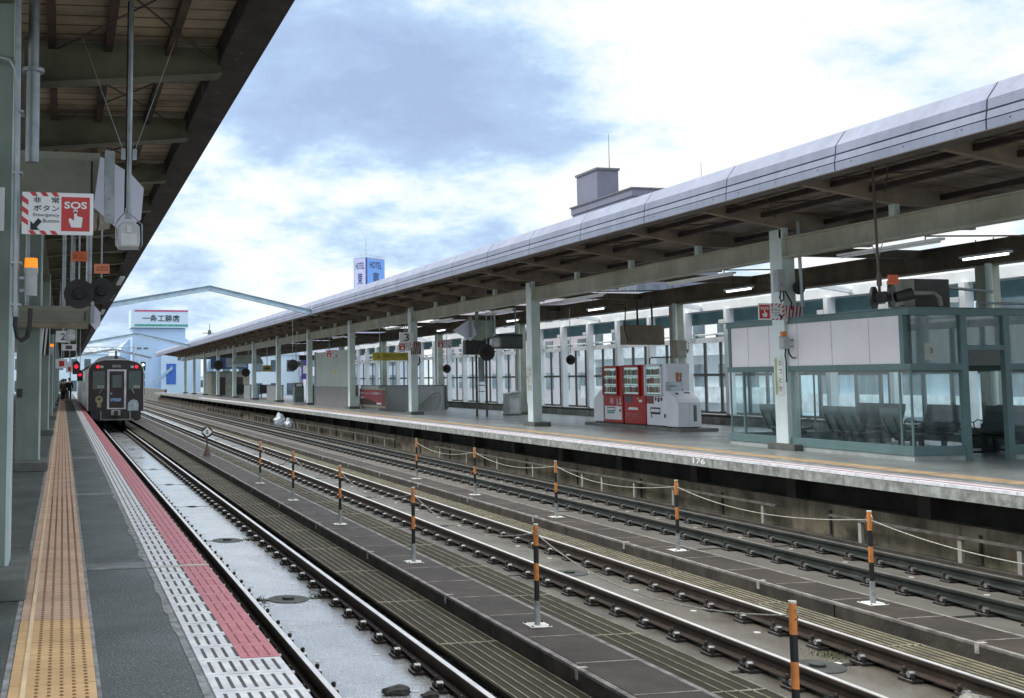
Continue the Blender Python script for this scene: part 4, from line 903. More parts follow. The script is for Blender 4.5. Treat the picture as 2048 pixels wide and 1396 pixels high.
# ---- far glass noise wall behind the right platform
gw = T('glass_noise_wall', 'long glazed wall of white posts and dark mullions behind the right platform', 'glass wall', (21.2, 30, 0)); o = gw.location
MB(o).box(20.95, 21.5, 8, 84, -1.5, 0.30).build('parapet', M('parapet', (0.36, 0.37, 0.35), 0.8, 0, 0.25, 2.5, streak=0.8), gw)
MB(o).box(20.90, 21.0, 8, 84, 0.24, 0.30).build('parapet_lip', M('parapet_lip', (0.07, 0.06, 0.045), 0.8, 0, 0.3, 3), gw)
MB(o).box(20.94, 21.5, 8, 84, 0.305, 0.32).build('parapet_top', M('parapet_top', (0.5, 0.48, 0.47), 0.7, 0, 0.2, 4), gw)
mp_ = MB(o); mm = MB(o); mg = MB(o); y = 32.5-2.45*9
k = 0
while y < 84:
    mp_ = MB(o).box(21.0, 21.25, y-0.09, y+0.09, 0.32, 3.76); mp_.box(21.0, 21.06, y-0.13, y+0.13, 0.32, 0.36).box(20.98, 21.12, y+0.09, y+0.35, 3.30, 3.42)
    mp_.build('post', white_s, gw)
    for f in (0.31, 0.69): mm.box(21.27, 21.33, y+2.45*f-0.055, y+2.45*f+0.055, 0.36, 2.70)
    y += 2.45; k += 1
mm.box(21.275, 21.325, 8, 84, 1.58, 1.66).box(21.27, 21.33, 8, 84, 0.33, 0.40)
mm.build('mullion', mull, gw)
MB(o).add([(21.3, 8, 0.40), (21.3, 84, 0.40), (21.3, 84, 2.70), (21.3, 8, 2.70)], [(0, 1, 2, 3)]).build('glass_pane', gl_wall, gw)
MB(o).box(21.24, 21.36, 8, 84, 2.70, 2.87).build('head_rail', white_s, gw)
MB(o).cyl((21.3, 8, 2.97), (21.3, 84, 2.97), 0.035, n=10).build('handrail_pipe', white_s, gw, smooth=True)
mb = MB(o); y = 9
while y < 84: mb.box(21.27, 21.33, y, y+0.08, 2.87, 2.94); y += 1.22
mb.build('rail_bracket', mull, gw)
MB(o).box(21.40, 21.55, 8, 84, 3.33, 3.74).build('teal_band', tealband, gw)
MB(o).box(21.1, 21.6, 8, 84, 3.76, 4.02).build('top_beam', white_s, gw)
mb = MB(o); y = 12
while y < 84: mb.prism([(19.6, 4.02), (21.2, 3.80), (21.2, 3.92), (19.6, 4.16)], 'y', y-0.05, y+0.05); y += 7.35
mb.build('strut', white_s, gw)

# ================================================================ FURNITURE OF THE RIGHT PLATFORM
# ---- waiting room
wr = T('waiting_room', 'teal-framed glass waiting room with white upper panels at the right', 'waiting room', (14.8, 17.3, 0)); o = wr.location
X0, X1, Y0, Y1 = 14.85, 19.0, 17.3, 22.9
base = M('wr_base', (0.40, 0.44, 0.43), 0.7, 0, 0.15, 3)
MB(o).box(X0-0.02, X0+0.06, Y0-0.02, Y1, 0, 0.09).box(X0+0.06, 16.0, Y0-0.02, Y0+0.06, 0, 0.09).box(16.9, X1, Y0-0.02, Y0+0.06, 0, 0.09).box(X0, X1, Y1-0.06, Y1, 0, 0.09).build('footing', base, wr)
def frame_x(mb, x, y0, y1, zs, w=0.10):                      # rails along Y
    for a, b_ in zs: mb.box(x-0.05, x+0.05, y0, y1, a, b_)
mb = MB(o)
for a, b_ in ((0.091, 0.26), (1.62, 1.735), (2.61, 2.73)):
    mb.box(X0-0.04, X0+0.06, Y0+0.061, Y1, a, b_); mb.box(X1-0.06, X1+0.04, Y0+0.061, Y1, a, b_)
    mb.box(X0+0.061, X1-0.061, Y1-0.10, Y1-0.001, a, b_)
    mb.box(X0-0.04, 15.90, Y0-0.04, Y0+0.06, a, b_); mb.box(16.95, X1+0.04, Y0-0.04, Y0+0.06, a, b_)
mb.box(15.90, 16.95, Y0-0.038, Y0+0.058, 2.61, 2.73).box(16.03, 16.82, Y0-0.038, Y0+0.058, 1.98, 2.07)
for x in (15.90, 16.82): mb.box(x, x+0.13, Y0-0.045, Y0+0.065, 0.0, 2.61)
for y in (Y0+0.10, Y1-0.16): mb.box(X0-0.042, X0+0.062, y, y+0.10, 1.736, 2.609)
mb.build('frame', teal, wr, bevel=0.004)
mb = MB(o)
for x, y in ((X0, Y0+0.01), (X0, Y0+0.28), (X0, Y1-0.55), (X0+0.01, Y1-0.05), (X1, Y1-0.05), (X1, Y0), (17.9, Y0), (17.0, Y1-0.05)):
    mb.box(x-0.012, x+0.012, y-0.02, y+0.02, 0.261, 1.619)
mb.box(X0-0.01, X0+0.035, Y1-0.58, Y1-0.54, 0.261, 1.619); mb.build('mullion', teal, wr)
MB(o).box(X0+0.0, X0+0.012, Y0+0.05, Y1-0.05, 0.26, 1.62).box(X0, 15.9, Y0, Y0+0.012, 0.26, 1.62).box(16.95, X1, Y0, Y0+0.012, 0.26, 1.62).box(X1-0.012, X1, Y0+0.05, Y1-0.05, 0.26, 1.62).box(X0+0.05, X1-0.05, Y1-0.06, Y1-0.05, 0.26, 1.62).build('lower_glass', gl, wr)
MB(o).box(X0+0.05, 15.9, Y0, Y0+0.012, 1.735, 2.61).box(16.95, X1, Y0, Y0+0.012, 1.735, 2.61).box(16.03, 16.82, Y0, Y0+0.012, 2.07, 2.61).build('upper_glass', gl_dk, wr)
MB(o).box(X0-0.02, X0+0.02, Y0+0.21, Y1-0.165, 1.736, 2.609).box(X1-0.02, X1+0.02, Y0+0.1, Y1-0.1, 1.736, 2.609).box(X0+0.1, X1-0.1, Y1-0.06, Y1-0.03, 1.736, 2.609).build('white_panel', white_p, wr)
mb = MB(o)
for y in (18.3, 19.35, 20.4, 21.35, 22.1): mb.box(X0-0.022, X0-0.0195, y-0.006, y+0.006, 1.74, 2.60)
mb.build('panel_seam', M('seam', (0.35, 0.36, 0.40), 0.6), wr)
MB(o).box(X0-0.06, X1+0.1, Y0-0.06, Y1+0.05, 2.731, 2.75).build('roof', teal, wr)
MB(o).box(X0+0.1, X1-0.1, Y0+0.1, Y1-0.1, 2.55, 2.60).build('ceiling', M('ceiling_dim', (0.25, 0.27, 0.25), 0.7), wr)
MB(o).box(15.15, 15.42, Y0-0.004, Y0+0.0, 1.80, 2.10).build('notice', M('notice', (0.42, 0.46, 0.44), 0.6), wr)
mb = MB(o); text(mb, '3', (15.26, Y0-0.008, 1.92), FX, FZ, 0.06, 0.09); mb.build('notice_numeral', black, wr, recalc=False)
# air conditioner on the roof
t = T('air_conditioner', 'dark air conditioner unit with white pipe on the waiting room roof', 'air conditioner', (15.5, 18.6, 2.79)); o = t.location
MB(o).box(15.9, 16.75, 18.4, 18.9, 2.83, 3.38).build('case', M('ac_case', (0.07, 0.07, 0.065), 0.5), t, bevel=0.01)
MB(o).box(15.6, 15.88, 18.3, 18.7, 2.83, 3.36).build('control_box', M('ac_box', (0.36, 0.36, 0.30), 0.5), t, bevel=0.01)
MB(o).tube([(15.5, 18.2, 2.84), (15.55, 18.2, 3.0), (15.68, 18.2, 3.08), (16.2, 18.2, 3.09), (16.33, 18.2, 3.0), (16.35, 18.2, 2.84)], 0.045, 10).build('pipe', M('duct_tan', (0.4, 0.42, 0.36), 0.5), t, smooth=True)
MB(o).cyl((15.5, 18.25, 2.79), (16.9, 18.25, 2.79), 0.03).cyl((16.8, 18.6, 3.24), (18.2, 18.9, 3.2), 0.03).cyl((16.6, 17.6, 2.86), (18.9, 17.6, 2.86), 0.02).cyl((16.6, 17.6, 2.79), (16.6, 17.6, 2.86), 0.02).build('bracket', steel, t)
# seats: benches of two seats seen from behind, backs toward the track
def bench(x, y, face, lab, n_=2, cap=False):
    """face=+1: seats look to +X (backs toward the track); origin at the centre"""
    t = T('seat_bench', lab, 'seats', (x, y, 0), 'seats in the waiting room'); o = Vector((0, 0, 0)); f = face; L_ = 0.52*n_
    pth = [(-0.38*f, 0.92), (-0.37*f, 0.80), (-0.30*f, 0.60), (-0.22*f, 0.46), (-0.16*f, 0.42)]
    mb = MB()
    for k in range(n_):
        y0 = -L_/2+k*0.52+0.01; y1 = y0+0.50
        out_ = pth; inn = [(a+0.025*f, b_) for a, b_ in reversed(pth)]
        mb.prism(out_+inn, 'y', y0, y1)
    mb.build('backrest', seat_m, t, bevel=0.004)
    mb = MB()
    for k in range(n_): y0 = -L_/2+k*0.52+0.01; mb.prism([(-0.17*f, 0.40), (0.22*f, 0.44), (0.27*f, 0.42), (0.26*f, 0.39), (-0.17*f, 0.36)], 'y', y0, y0+0.50)
    mb.build('seat', M('seat_black', (0.03, 0.035, 0.035), 0.4), t, bevel=0.006)
    mb = MB()
    for k in range(n_):
        for q in (0.12, 0.40):
            yy = -L_/2+k*0.52+q
            mb.prism([(-0.372*f, 0.74), (-0.305*f, 0.58), (-0.225*f, 0.44), (-0.10*f, 0.34), (-0.14*f, 0.33), (-0.26*f, 0.43), (-0.345*f, 0.58), (-0.40*f, 0.74)], 'y', yy-0.012, yy+0.012)
    mb.box(-0.05, 0.05, -L_/2, L_/2, 0.29, 0.36)
    mb.build('frame', black, t)
    for s in (-1, 1): MB().box(-0.04, 0.04, s*L_*0.3-0.04, s*L_*0.3+0.04, 0.03, 0.30).box(-0.25, 0.25, s*L_*0.3-0.03, s*L_*0.3+0.03, 0.0, 0.035).build('leg', black, t)
    mb = MB()
    for s in (-1, 1): mb.tube([(-0.1*f, s*(L_/2+0.02), 0.42), (-0.08*f, s*(L_/2+0.02), 0.58), (0.10*f, s*(L_/2+0.02), 0.62), (0.2*f, s*(L_/2+0.02), 0.56), (0.18*f, s*(L_/2+0.02), 0.44)], 0.012, 8)
    mb.build('armrest', black, t)
    return t
bench(15.6, 21.85, 1, 'grey two-seat bench at the far left corner of the waiting room', 2)
bench(15.6, 19.75, 1, 'grey two-seat bench seen from behind, right of the pale pillar', 2)
bench(15.6, 18.35, 1, 'grey seat seen from behind, nearest to the glass corner', 1)
bench(17.6, 21.9, -1, 'dark seat row at the rear of the waiting room', 3)
bench(17.7, 20.1, -1, 'dark facing seats in the middle of the waiting room', 2)
bench(17.9, 18.5, -1, 'dark facing seats close to the waiting room door', 3)
bench(18.55, 18.9, -1, 'dark seats near the back glass right of the doorway', 3)
M('vm_pink', (0.6, 0.42, 0.44), 0.5)
# ---- vending machines (fronts face the track)
def vending(y0, y1, z1, colm, lab, kind):
    x0, x1, z0 = 17.15, 17.88, 0.12
    t = T('vending_machine', lab, 'vending machine', (x0, y0, 0), 'drink vending machines'); o = t.location
    MB(o).box(x0, x1, y0+0.01, y1-0.01, z0, z1).build('cabinet', colm, t, bevel=0.012)
    w = y1-y0; xf = x0-0.003
    def q(mb, a, b_, c, d, dx=0.0, th=0.004): return mb.box(x0-0.006-dx-th, x0-0.001-dx, y1-b_*w, y1-a*w, z0+c*(z1-z0), z0+d*(z1-z0))
    # a..b measured from the left edge of the front as seen from the track
    mb = MB(o); q(mb, 0.06, 0.74, 0.50, 0.955); mb.build('display_window', lamp_mat('vm_backlight', (0.5, 0.6, 0.58), 0.30), t)
    rnd = random.Random(int(y0*10)); cols = [M('can_%d' % i, c, 0.35) for i, c in enumerate([(0.5, 0.06, 0.05), (0.5, 0.4, 0.3), (0.09, 0.25, 0.22), (0.55, 0.55, 0.5), (0.35, 0.2, 0.06), (0.06, 0.08, 0.12)])]
    mb = MB(o)
    for row in range(3):
        zz = 0.52+row*0.145
        for k in range(11):
            a = 0.09+k*0.058; mb.m(rnd.randrange(6)); x_ = x0-0.022; yy = y1-(a+0.02)*w; h_ = (0.085+rnd.random()*0.02)*(z1-z0)
            mb.cyl((x_, yy, z0+(zz+0.012)*(z1-z0)), (x_, yy, z0+(zz+0.012)*(z1-z0)+h_), 0.021, n=8)
    mb.build('drink', cols, t)
    mb = MB(o)
    for row in range(3): q(mb, 0.07, 0.73, 0.498+row*0.145, 0.512+row*0.145, 0.0, 0.045)
    mb.build('shelf', white_m, t)
    mb = MB(o)
    for row in range(3):
        for k in range(11): a = 0.085+k*0.058; q(mb, a, a+0.03, 0.500+row*0.145, 0.509+row*0.145, 0.046, 0.004)
    mb.build('button', M('vm_button', (0.2, 0.25, 0.3), 0.4), t)
    MB(o).box(x0-0.062, x0-0.058, y1-0.75*w, y1-0.05*w, z0+0.49*(z1-z0), z0+0.96*(z1-z0)).build('window_glass', gl, t)
    mb = MB(o)
    for a, b_, c, d in ((0.0, 0.05, 0.48, 0.975), (0.75, 0.80, 0.48, 0.975), (0.0, 0.80, 0.962, 0.98), (0.0, 0.80, 0.478, 0.489)): q(mb, a, b_, c, d, 0.0, 0.058)
    mb.build('window_frame', colm, t)
    mb = MB(o)
    if kind == 1:
        q(mb, 0.05, 0.93, 0.05, 0.285); mb.build('lower_panel', vwhite, t)
        mb = MB(o); q(mb, 0.18, 0.60, 0.20, 0.265, 0.006); mb.build('tray', black, t); mb = MB(o); q(mb, 0.20, 0.58, 0.215, 0.25, 0.012); mb.build('tray_flap', white_m, t)
        mb = MB(o); q(mb, 0.18, 0.55, 0.155, 0.19, 0.006); mb.build('label', M('vm_green', (0.1, 0.4, 0.3), 0.5), t)
        mb = MB(o).plate((x0-0.007, y1-0.42*w, z0+0.38*(z1-z0)), NX, FZ, [(0.12*math.cos(2*math.pi*k/16), 0.10*math.sin(2*math.pi*k/16)) for k in range(16)]); q(mb, 0.68, 0.74, 0.28, 0.42); q(mb, 0.80, 0.92, 0.31, 0.37); q(mb, 0.84, 0.90, 0.38, 0.44); mb.build('emblem', M('vm_pink', (0.6, 0.42, 0.44), 0.5), t)
        mb = MB(o); q(mb, 0.82, 0.89, 0.195, 0.235, 0.006); mb.build('coin_return', black, t)
    elif kind == 2:
        q(mb, 0.08, 0.38, 0.36, 0.47); mb.build('poster', M('vm_poster', (0.13, 0.14, 0.2), 0.5, 0, 0.5, 30), t)
        mb = MB(o); mb.plate((x0-0.007, y1-0.16*w, z0+0.235*(z1-z0)), NX, FZ, [(0, 0), (0.5*w, 0), (0.48*w, 0.075), (0.10*w, 0.085)]); q(mb, 0.70, 0.84, 0.37, 0.41); q(mb, 0.62, 0.68, 0.42, 0.44); mb.build('tray_flap', white_m, t)
        mb = MB(o)
        for k in range(14):
            a = 0.06+0.058*k; zz = 0.10+0.06*abs(math.sin(k*1.9)); rr = 0.018+0.012*(k % 3)
            pts = [(x0-0.009, y1-a*w+rr*math.cos(q_), z0+zz*(z1-z0)+rr*1.5*math.sin(q_)) for q_ in [2*math.pi*j/10*(0.9 if k % 2 else 0.65) for j in range(11)]]
            mb.tube(pts, 0.005, 4)
        mb.build('emblem', MATS['vm_pink'], t)
    else:
        q(mb, 0.03, 0.36, 0.35, 0.475); mb.build('poster', M('vm_poster2', (0.33, 0.08, 0.1), 0.5, 0, 0.5, 30), t)
        mb = MB(o); q(mb, 0.20, 0.65, 0.18, 0.29, 0.0); q(mb, 0.43, 0.49, 0.40, 0.46); q(mb, 0.55, 0.63, 0.38, 0.45); q(mb, 0.56, 0.62, 0.465, 0.485); q(mb, 0.68, 0.76, 0.40, 0.45); q(mb, 0.84, 0.90, 0.13, 0.19); q(mb, 0.22, 0.25, 0.12, 0.17); mb.build('tray', black, t)
        mb = MB(o); q(mb, 0.23, 0.64, 0.215, 0.265, 0.006); mb.build('tray_flap', white_m, t)
        mb = MB(o); yy = y0-0.0     # side facing the camera: vertical lettering
        rvv = (0, 0, 1); uvv = (-1, 0, 0)
        text(mb, 'DyDo', (17.66, y0+0.003, 0.92), rvv, uvv, 0.74, 0.125, 0.05); mb.build('side_lettering', M('lettering_red', (0.32, 0.02, 0.06), 0.5), t, recalc=False)
        MB(o).plate((17.46, y0+0.006, 1.05), FX, FZ, [(0, 0), (0.03, 0), (0.10, 0.62), (-0.03, 0.62)]).build('side_emblem', M('lettering_orange', (0.65, 0.22, 0.08), 0.5), t, recalc=False)
    mb = MB(o).box(x0-0.003, x1, y0+0.03, y1-0.03, 0.09, 0.119); mb.build('foot', dark, t)
    return t
plx = MB((17.3, 29, 0)).box(16.90, 18.1, 28.5, 34.35, 0, 0.09).build('plinth', M('vm_plinth', (0.20, 0.20, 0.185), 0.8, 0, 0.2, 4, bump=0.3)); tag(plx, 'low concrete plinth under the vending machines and recycling bins', 'plinth')
vending(29.55, 30.76, 1.93, vwhite, 'white vending machine with red vertical lettering on its side', 3)
vending(30.80, 32.13, 1.92, vred, 'red vending machine, right one of the two red machines', 2)
vending(32.20, 33.44, 1.91, vred, 'narrower red vending machine with white lower front, left one of the two', 1)
def bin_(y, sgn, lab, x0, w):
    """recycling bin, front looking to sgn*Y"""
    t = T('recycling_bin', lab, 'recycling bin', (x0, y, 0.09), 'white recycling bins'); o = t.location
    s = sgn; f0, f1, b0 = y+s*0.62, y+s*0.66, y
    MB(o).prism([(b0, 0.12), (f1, 0.12), (f1, 0.80), (y+s*0.55, 0.92), (y+s*0.15, 1.14), (b0, 1.14)], 'x', x0, x0+w).build('body', vwhite, t, bevel=0.012)
    if s < 0:
        MB(o).box(x0+0.02, x0+w-0.18, y+0.0, y+0.03, 1.14, 1.40).build('back_board', M('bin_board', (0.55, 0.62, 0.68), 0.4), t, bevel=0.01)
        mb = MB(o)
        for k in range(2): mb.box(x0+0.12, x0+0.36, y-0.003, y, 1.29-k*0.035, 1.305-k*0.035)
        mb.build('board_text', mull, t)
        d = Vector((0, -0.40, -0.22)).normalized()
        n_ = Vector((0, d.z, -d.y)).normalized(); c0 = Vector((x0, y-0.15, 1.14))+n_*0.004*(1 if n_.z > 0 else -1)
        MB(o).plate(c0+d*0.14+Vector((w*0.22, 0, 0)), FX, -d, [(0.055*math.cos(2*math.pi*k/16)+0.03, 0.055*math.sin(2*math.pi*k/16)-0.03) for k in range(16)], 0).plate(c0+d*0.16+Vector((w*0.62, 0, 0)), FX, -d, [(0, 0), (0.19, 0), (0.17, 0.08), (-0.01, 0.08)]).build('slot', black, t, recalc=False)
        MB(o).box(x0+w*0.66, x0+w*0.80, f1-0.006, f1-0.001, 0.28, 0.74).build('window', M('bin_window', (0.12, 0.2, 0.2), 0.2), t)
        MB(o).box(x0+w*0.485, x0+w*0.49, f1-0.004, f1-0.001, 0.14, 0.80).box(x0, x0+w, f1-0.004, f1-0.001, 0.80, 0.806).build('door_seam', M('bin_seam', (0.3, 0.32, 0.36), 0.5), t)
    MB(o).box(x0+0.04, x0+w-0.04, min(b0, f0)+0.04, max(b0, f0)-0.04, 0.09, 0.12).build('foot', dark, t)
bin_(29.40, -1, 'white two-slot recycling bin in front of the white vending machine', 17.0, 0.72)
bin_(33.52, 1, 'white recycling bin with slanted top left of the red machines', 17.15, 0.75)
# cabinet, conduits above the machines
t = T('junction_cabinet', 'tan cabinet hung behind the pillar above the vending machines', 'cabinet', (17.4, 31.5, 2.4)); o = t.location
MB(o).box(17.0, 18.3, 31.6, 32.0, 2.55, 3.15).build('cabinet', M('cabinet_tan', (0.20, 0.16, 0.10), 0.5), t, bevel=0.01)
MB(o).box(18.3, 18.62, 30.9, 31.2, 2.12, 2.66).build('switch_box', M('switch_box', (0.33, 0.34, 0.28), 0.5), t, bevel=0.01)
MB(o).tube([(17.6, 31.3, 1.94), (17.6, 31.3, 2.10), (17.66, 31.3, 2.14), (18.4, 31.3, 2.16)], 0.02, 8).tube([(17.0, 31.6, 3.7), (16.9, 31.5, 3.0), (17.0, 31.5, 2.7), (17.1, 31.5, 2.68)], 0.02, 8).cyl((17.5, 31.8, 3.15), (17.5, 31.8, 3.9), 0.03).cyl((18.0, 31.8, 3.15), (18.0, 31.8, 3.9), 0.03).build('conduit', black, t)
# steel trash bin and tall two-post sign
t = T('steel_bin', 'square steel bin with slanted lid beside the rear pillar', 'bin', (18.2, 44, 0)); o = t.location
MB(o).prism([(18.15, 0.05), (18.75, 0.05), (18.75, 0.95), (18.15, 0.84)], 'y', 43.9, 44.4).build('body', M('bin_steel', (0.42, 0.47, 0.45), 0.4, 0.4), t, bevel=0.01)
MB(o).prism([(18.12, 0.86), (18.78, 0.98), (18.78, 1.02), (18.12, 0.90)], 'y', 43.86, 44.44).build('lid', M('bin_lid', (0.55, 0.58, 0.58), 0.4, 0.3), t)
MB(o).box(18.23, 18.66, 43.885, 43.9, 0.12, 0.72).build('front_panel', M('bin_panel', (0.62, 0.66, 0.66), 0.3, 0.3), t); MB(o).box(18.13, 18.77, 43.88, 44.42, 0, 0.05).build('foot', mull, t)
t = T('standing_sign', 'tall two-legged information board standing on the right platform', 'sign', (16.6, 43.2, 0)); o = t.location
for x, y in ((16.52, 43.2), (16.87, 43.0)): MB(o).box(x-0.04, x+0.04, y-0.03, y+0.03, 0, 2.5).build('leg', M('sign_leg', (0.11, 0.11, 0.085), 0.5), t)
MB(o).box(16.57, 16.82, 43.08, 43.12, 1.40, 2.40).build('board', M('sign_board_grey', (0.30, 0.34, 0.36), 0.5), t); MB(o).box(16.56, 16.83, 43.07, 43.13, 1.24, 1.28).box(16.56, 16.83, 43.07, 43.13, 1.0, 1.03).build('crossbar', M('sign_leg'  , (0.1, 0.1, 0.1)), t)
# pentagon sign box and dark display on the right
t = T('hanging_sign', 'pale green hanging sign box with lavender pentagonal end plate on the right platform', 'sign', (15, 40, 3), 'hanging sign boxes with pentagonal ends'); o = t.location
MB(o).prism([(15.2, 3.06), (15.5, 2.98), (16.1, 3.15), (16.1, 3.72), (15.25, 3.74)], 'y', 40.0, 40.5).build('case', M('sign_green', (0.30, 0.36, 0.31), 0.5), t)
MB(o).plate((0, 39.95, 0), FX, FZ, [(14.36, 3.34), (14.95, 3.72), (15.15, 3.70), (15.32, 3.20), (15.05, 2.95)], 0.015).build('end_plate', MATS['end_plate_white'], t)
MB(o).box(14.98, 15.10, 39.85, 39.90, 3.10, 3.86).build('channel_strut', steel, t); MB(o).cyl((15.42, 40.2, 3.74), (15.42, 40.2, 4.5), 0.07).build('hanger_tube', M('sign_green', (0.3, .3, .3)), t)
t = T('display_board', 'long dark departure display hanging behind the pentagonal sign', 'display', (16, 40.5, 2.9)); o = t.location
MB(o).box(15.1, 15.9, 40.6, 40.9, 2.45, 3.0).box(15.9, 17.45, 40.6, 40.9, 2.68, 3.25).build('case', dark, t, bevel=0.01); MB(o).box(16.2, 17.4, 40.59, 40.6, 2.74, 3.15).build('screen', M('screen_green', (0.05, 0.075, 0.065), 0.3), t)
MB(o).cyl((16.2, 40.7, 3.2), (16.2, 40.7, 4.3), 0.03).cyl((17.2, 40.7, 3.2), (17.2, 40.7, 4.3), 0.03).build('hanger', steel, t)
pole_unit(15.25, 38.0, 2.66, 5.0, 'loudspeaker on a white pole in front of the dark departure display', 1.5, 0.03, 0)
signal(14.95, 38.0, 2.46, 0.30, 'large round dark signal below the loudspeaker right of the pentagonal plate', 4.8)
signal(15.25, 47.5, 2.35, 0.30, 'round dark green signal hanging right of the number 3 board', 4.5)
signal(17.0, 35.5, 2.15, 0.17, 'small round dark mirror hanging left of the red vending machines', 3.9)
signal(17.3, 49.0, 2.0, 0.2, 'small grey round plate hanging behind the number 3 pillar', 3.9)
signal(11.9, 58, 2.3, 0.3, 'round dark signal at the pillar left of the grey stair wall', 4.8)
signal(16.5, 102, 2.25, 0.4, 'distant round dark signal among the far pillars', 4.4)
signal(13.7, 100, 2.9, 0.45, 'distant round black signal near the hanging clock box', 4.4)
# twin signals near the waiting room with an orange tag
t = T('departure_signal', 'pair of round black signals under an orange tag beside the waiting room', 'signal', (13.2, 16, 2.5), 'round platform signals'); o = t.location
MB(o).cyl((13.12, 16.0, 2.80), (13.10, 16.03, 2.80), 0.185, n=28).cyl((13.46, 16.0, 2.84), (13.44, 16.03, 2.84), 0.195, n=28).build('backboard', dark, t)
MB(o).cyl((13.14, 15.9, 2.80), (13.34, 16.05, 2.82), 0.095, n=16).cyl((13.42, 15.9, 2.80), (13.66, 15.8, 2.86), 0.085, 0.10, n=16).build('housing', black, t, smooth=True)
MB(o).cyl((13.25, 16.05, 2.85), (13.22, 16.05, 5.0), 0.022).cyl((13.25, 16.05, 3.2), (13.25, 16.05, 3.0), 0.04).build('hanger', M('hanger_rusty', (0.10, 0.07, 0.06), 0.6), t)
MB(o).box(13.33, 13.52, 15.93, 15.95, 3.02, 3.18).build('tag', orange_tag, t); mb = MB(o); text(mb, '3上', (13.36, 15.926, 3.06), FX, FZ, 0.13, 0.08); mb.build('tag_text', M('tag_ink', (0.2, .05, .02)), t, recalc=False)
mb = MB(o)
for s in (-1, 1): mb.cyl((13.24, 16.05, 3.45), (13.24+s*0.16, 16.05, 3.85), 0.008, n=5)
mb.build('stay_wire', steel, t)
# fluorescent lamps, and rear glowing strips in place of sky reflections
def lamp(x, y0, y1, z, lab, lit=False):
    t = T('fluorescent_lamp', lab, 'lamp', (x, y0, z), 'fluorescent lamps under the right canopy'); o = t.location
    MB(o).prism([(x-0.05, z), (x+0.05, z), (x+0.065, z+0.045), (x-0.065, z+0.045)], 'y', y0, y1).build('housing', white_s, t)
    MB(o).cyl((x, y0+0.06, z-0.022), (x, y1-0.06, z-0.022), 0.022, n=10).build('tube', lit and lamp_mat('lit_tube', (0.9, 0.97, 1.0), 2.0) or white_m, t, smooth=True)
    MB(o).cyl((x, y0+0.4, z+0.045), (x, y0+0.4, 4.3), 0.012, n=6).cyl((x, y1-0.4, z+0.045), (x, y1-0.4, 4.3), 0.012, n=6).cyl((x, y0+0.4, z+0.12), (x+2.4, y0+0.5, z+0.2), 0.015, n=6).build('hanger', M('hanger_rusty', (0.1, .07, .06)), t)
nm = ['long white fluorescent lamp right of the wide pillar, nearest to the camera', 'white fluorescent lamp left of the wide pillar', 'white fluorescent lamp above and left of the vending machines', 'short white fluorescent lamp near the pentagonal sign',
      'white fluorescent lamp above the number 3 board', 'white fluorescent lamp left of the number 3 board', 'far white fluorescent lamp above the stair wall']
for i, (y0, y1) in enumerate(((16.8, 19.5), (23.1, 26.0), (29.5, 32.15), (36.2, 38.4), (42.3, 45.0), (49, 51.7), (60, 62.5))): lamp(15.2, y0, y1, 3.91, nm[i])
nr = ['first rear-row lamp behind the wide pillar', 'rear-row lamp above the junction cabinet', 'rear-row lamp right of the pentagonal sign', 'rear-row lamp left of the pentagonal sign', 'rear-row lamp by the yellow exit sign']
for i, y0 in enumerate((18.5, 27.0, 35.5, 43.0, 52.0)): lamp(18.3, y0, y0+1.25, 3.95, 'bright '+nr[i]+' under the right canopy', True)  # added glowing strips imitate slivers of reflected sky, no real tubes here
lamp(16.9, 14.3, 15.9, 3.75, 'bright lamp end at the right picture edge', True)
# things fixed to column A
t = T('column_equipment', 'grey junction box, conduit and cables on the wide pillar', 'junction box', (14.7, 20.6, 3)); o = t.location
MB(o).box(14.50, 14.68, 20.50, 20.66, 3.28, 3.74).build('box', grey_box, t, bevel=0.01); MB(o).box(14.56, 14.62, 20.494, 20.5, 3.38, 3.46).build('label_plate', M('box_label', (0.25, 0.3, 0.4), 0.5), t)
MB(o).cyl((15.02, 20.45, 2.95), (14.98, 20.45, 4.75), 0.035, n=12).build('conduit', M('conduit_pale', (0.40, 0.46, 0.46), 0.4, 0.3), t, smooth=True)
MB(o).tube([(14.56, 20.5, 3.29), (14.53, 20.5, 3.15), (14.56, 20.5, 3.06), (14.62, 20.5, 3.12), (14.62, 20.5, 3.29)], 0.018, 8).tube([(14.66, 20.5, 3.29), (14.74, 20.5, 3.15), (14.80, 20.5, 3.05), (14.80, 20.5, 2.9)], 0.018, 8).build('cable', black, t, smooth=True)
MB(o).cyl((14.97, 20.46, 3.36), (14.97, 20.50, 3.36), 0.14, n=24).build('round_plate', dark, t)
t = T('warning_lamp', 'orange warning lamp on grey box with black cable loop on the wide pillar', 'warning lamp', (14.6, 20.5, 2.2), 'orange warning lamps'); o = t.location
MB(o).box(14.585, 14.68, 20.52, 20.62, 2.345, 2.45).build('lens', M('lens_orange', (0.7, 0.22, 0.04), 0.4), t, bevel=0.01); MB(o).box(14.55, 14.70, 20.50, 20.64, 2.325, 2.345).box(14.575, 14.72, 20.50, 20.64, 2.08, 2.325).build('body', grey_box, t, bevel=0.006)
MB(o).tube([(14.68, 20.5, 2.09), (14.69, 20.48, 1.98), (14.75, 20.47, 1.90), (14.83, 20.47, 1.90), (14.89, 20.48, 1.97), (14.90, 20.5, 2.06)], 0.016, 8).tube([(14.62, 20.5, 2.09), (14.60, 20.5, 1.95), (14.62, 20.5, 1.85), (14.63, 20.52, 1.4)], 0.014, 8).build('cable', black, t, smooth=True)
MB(o).box(14.72, 14.90, 20.52, 20.60, 2.26, 2.29).box(14.72, 14.90, 20.52, 20.60, 2.12, 2.15).build('bracket', steel, t)
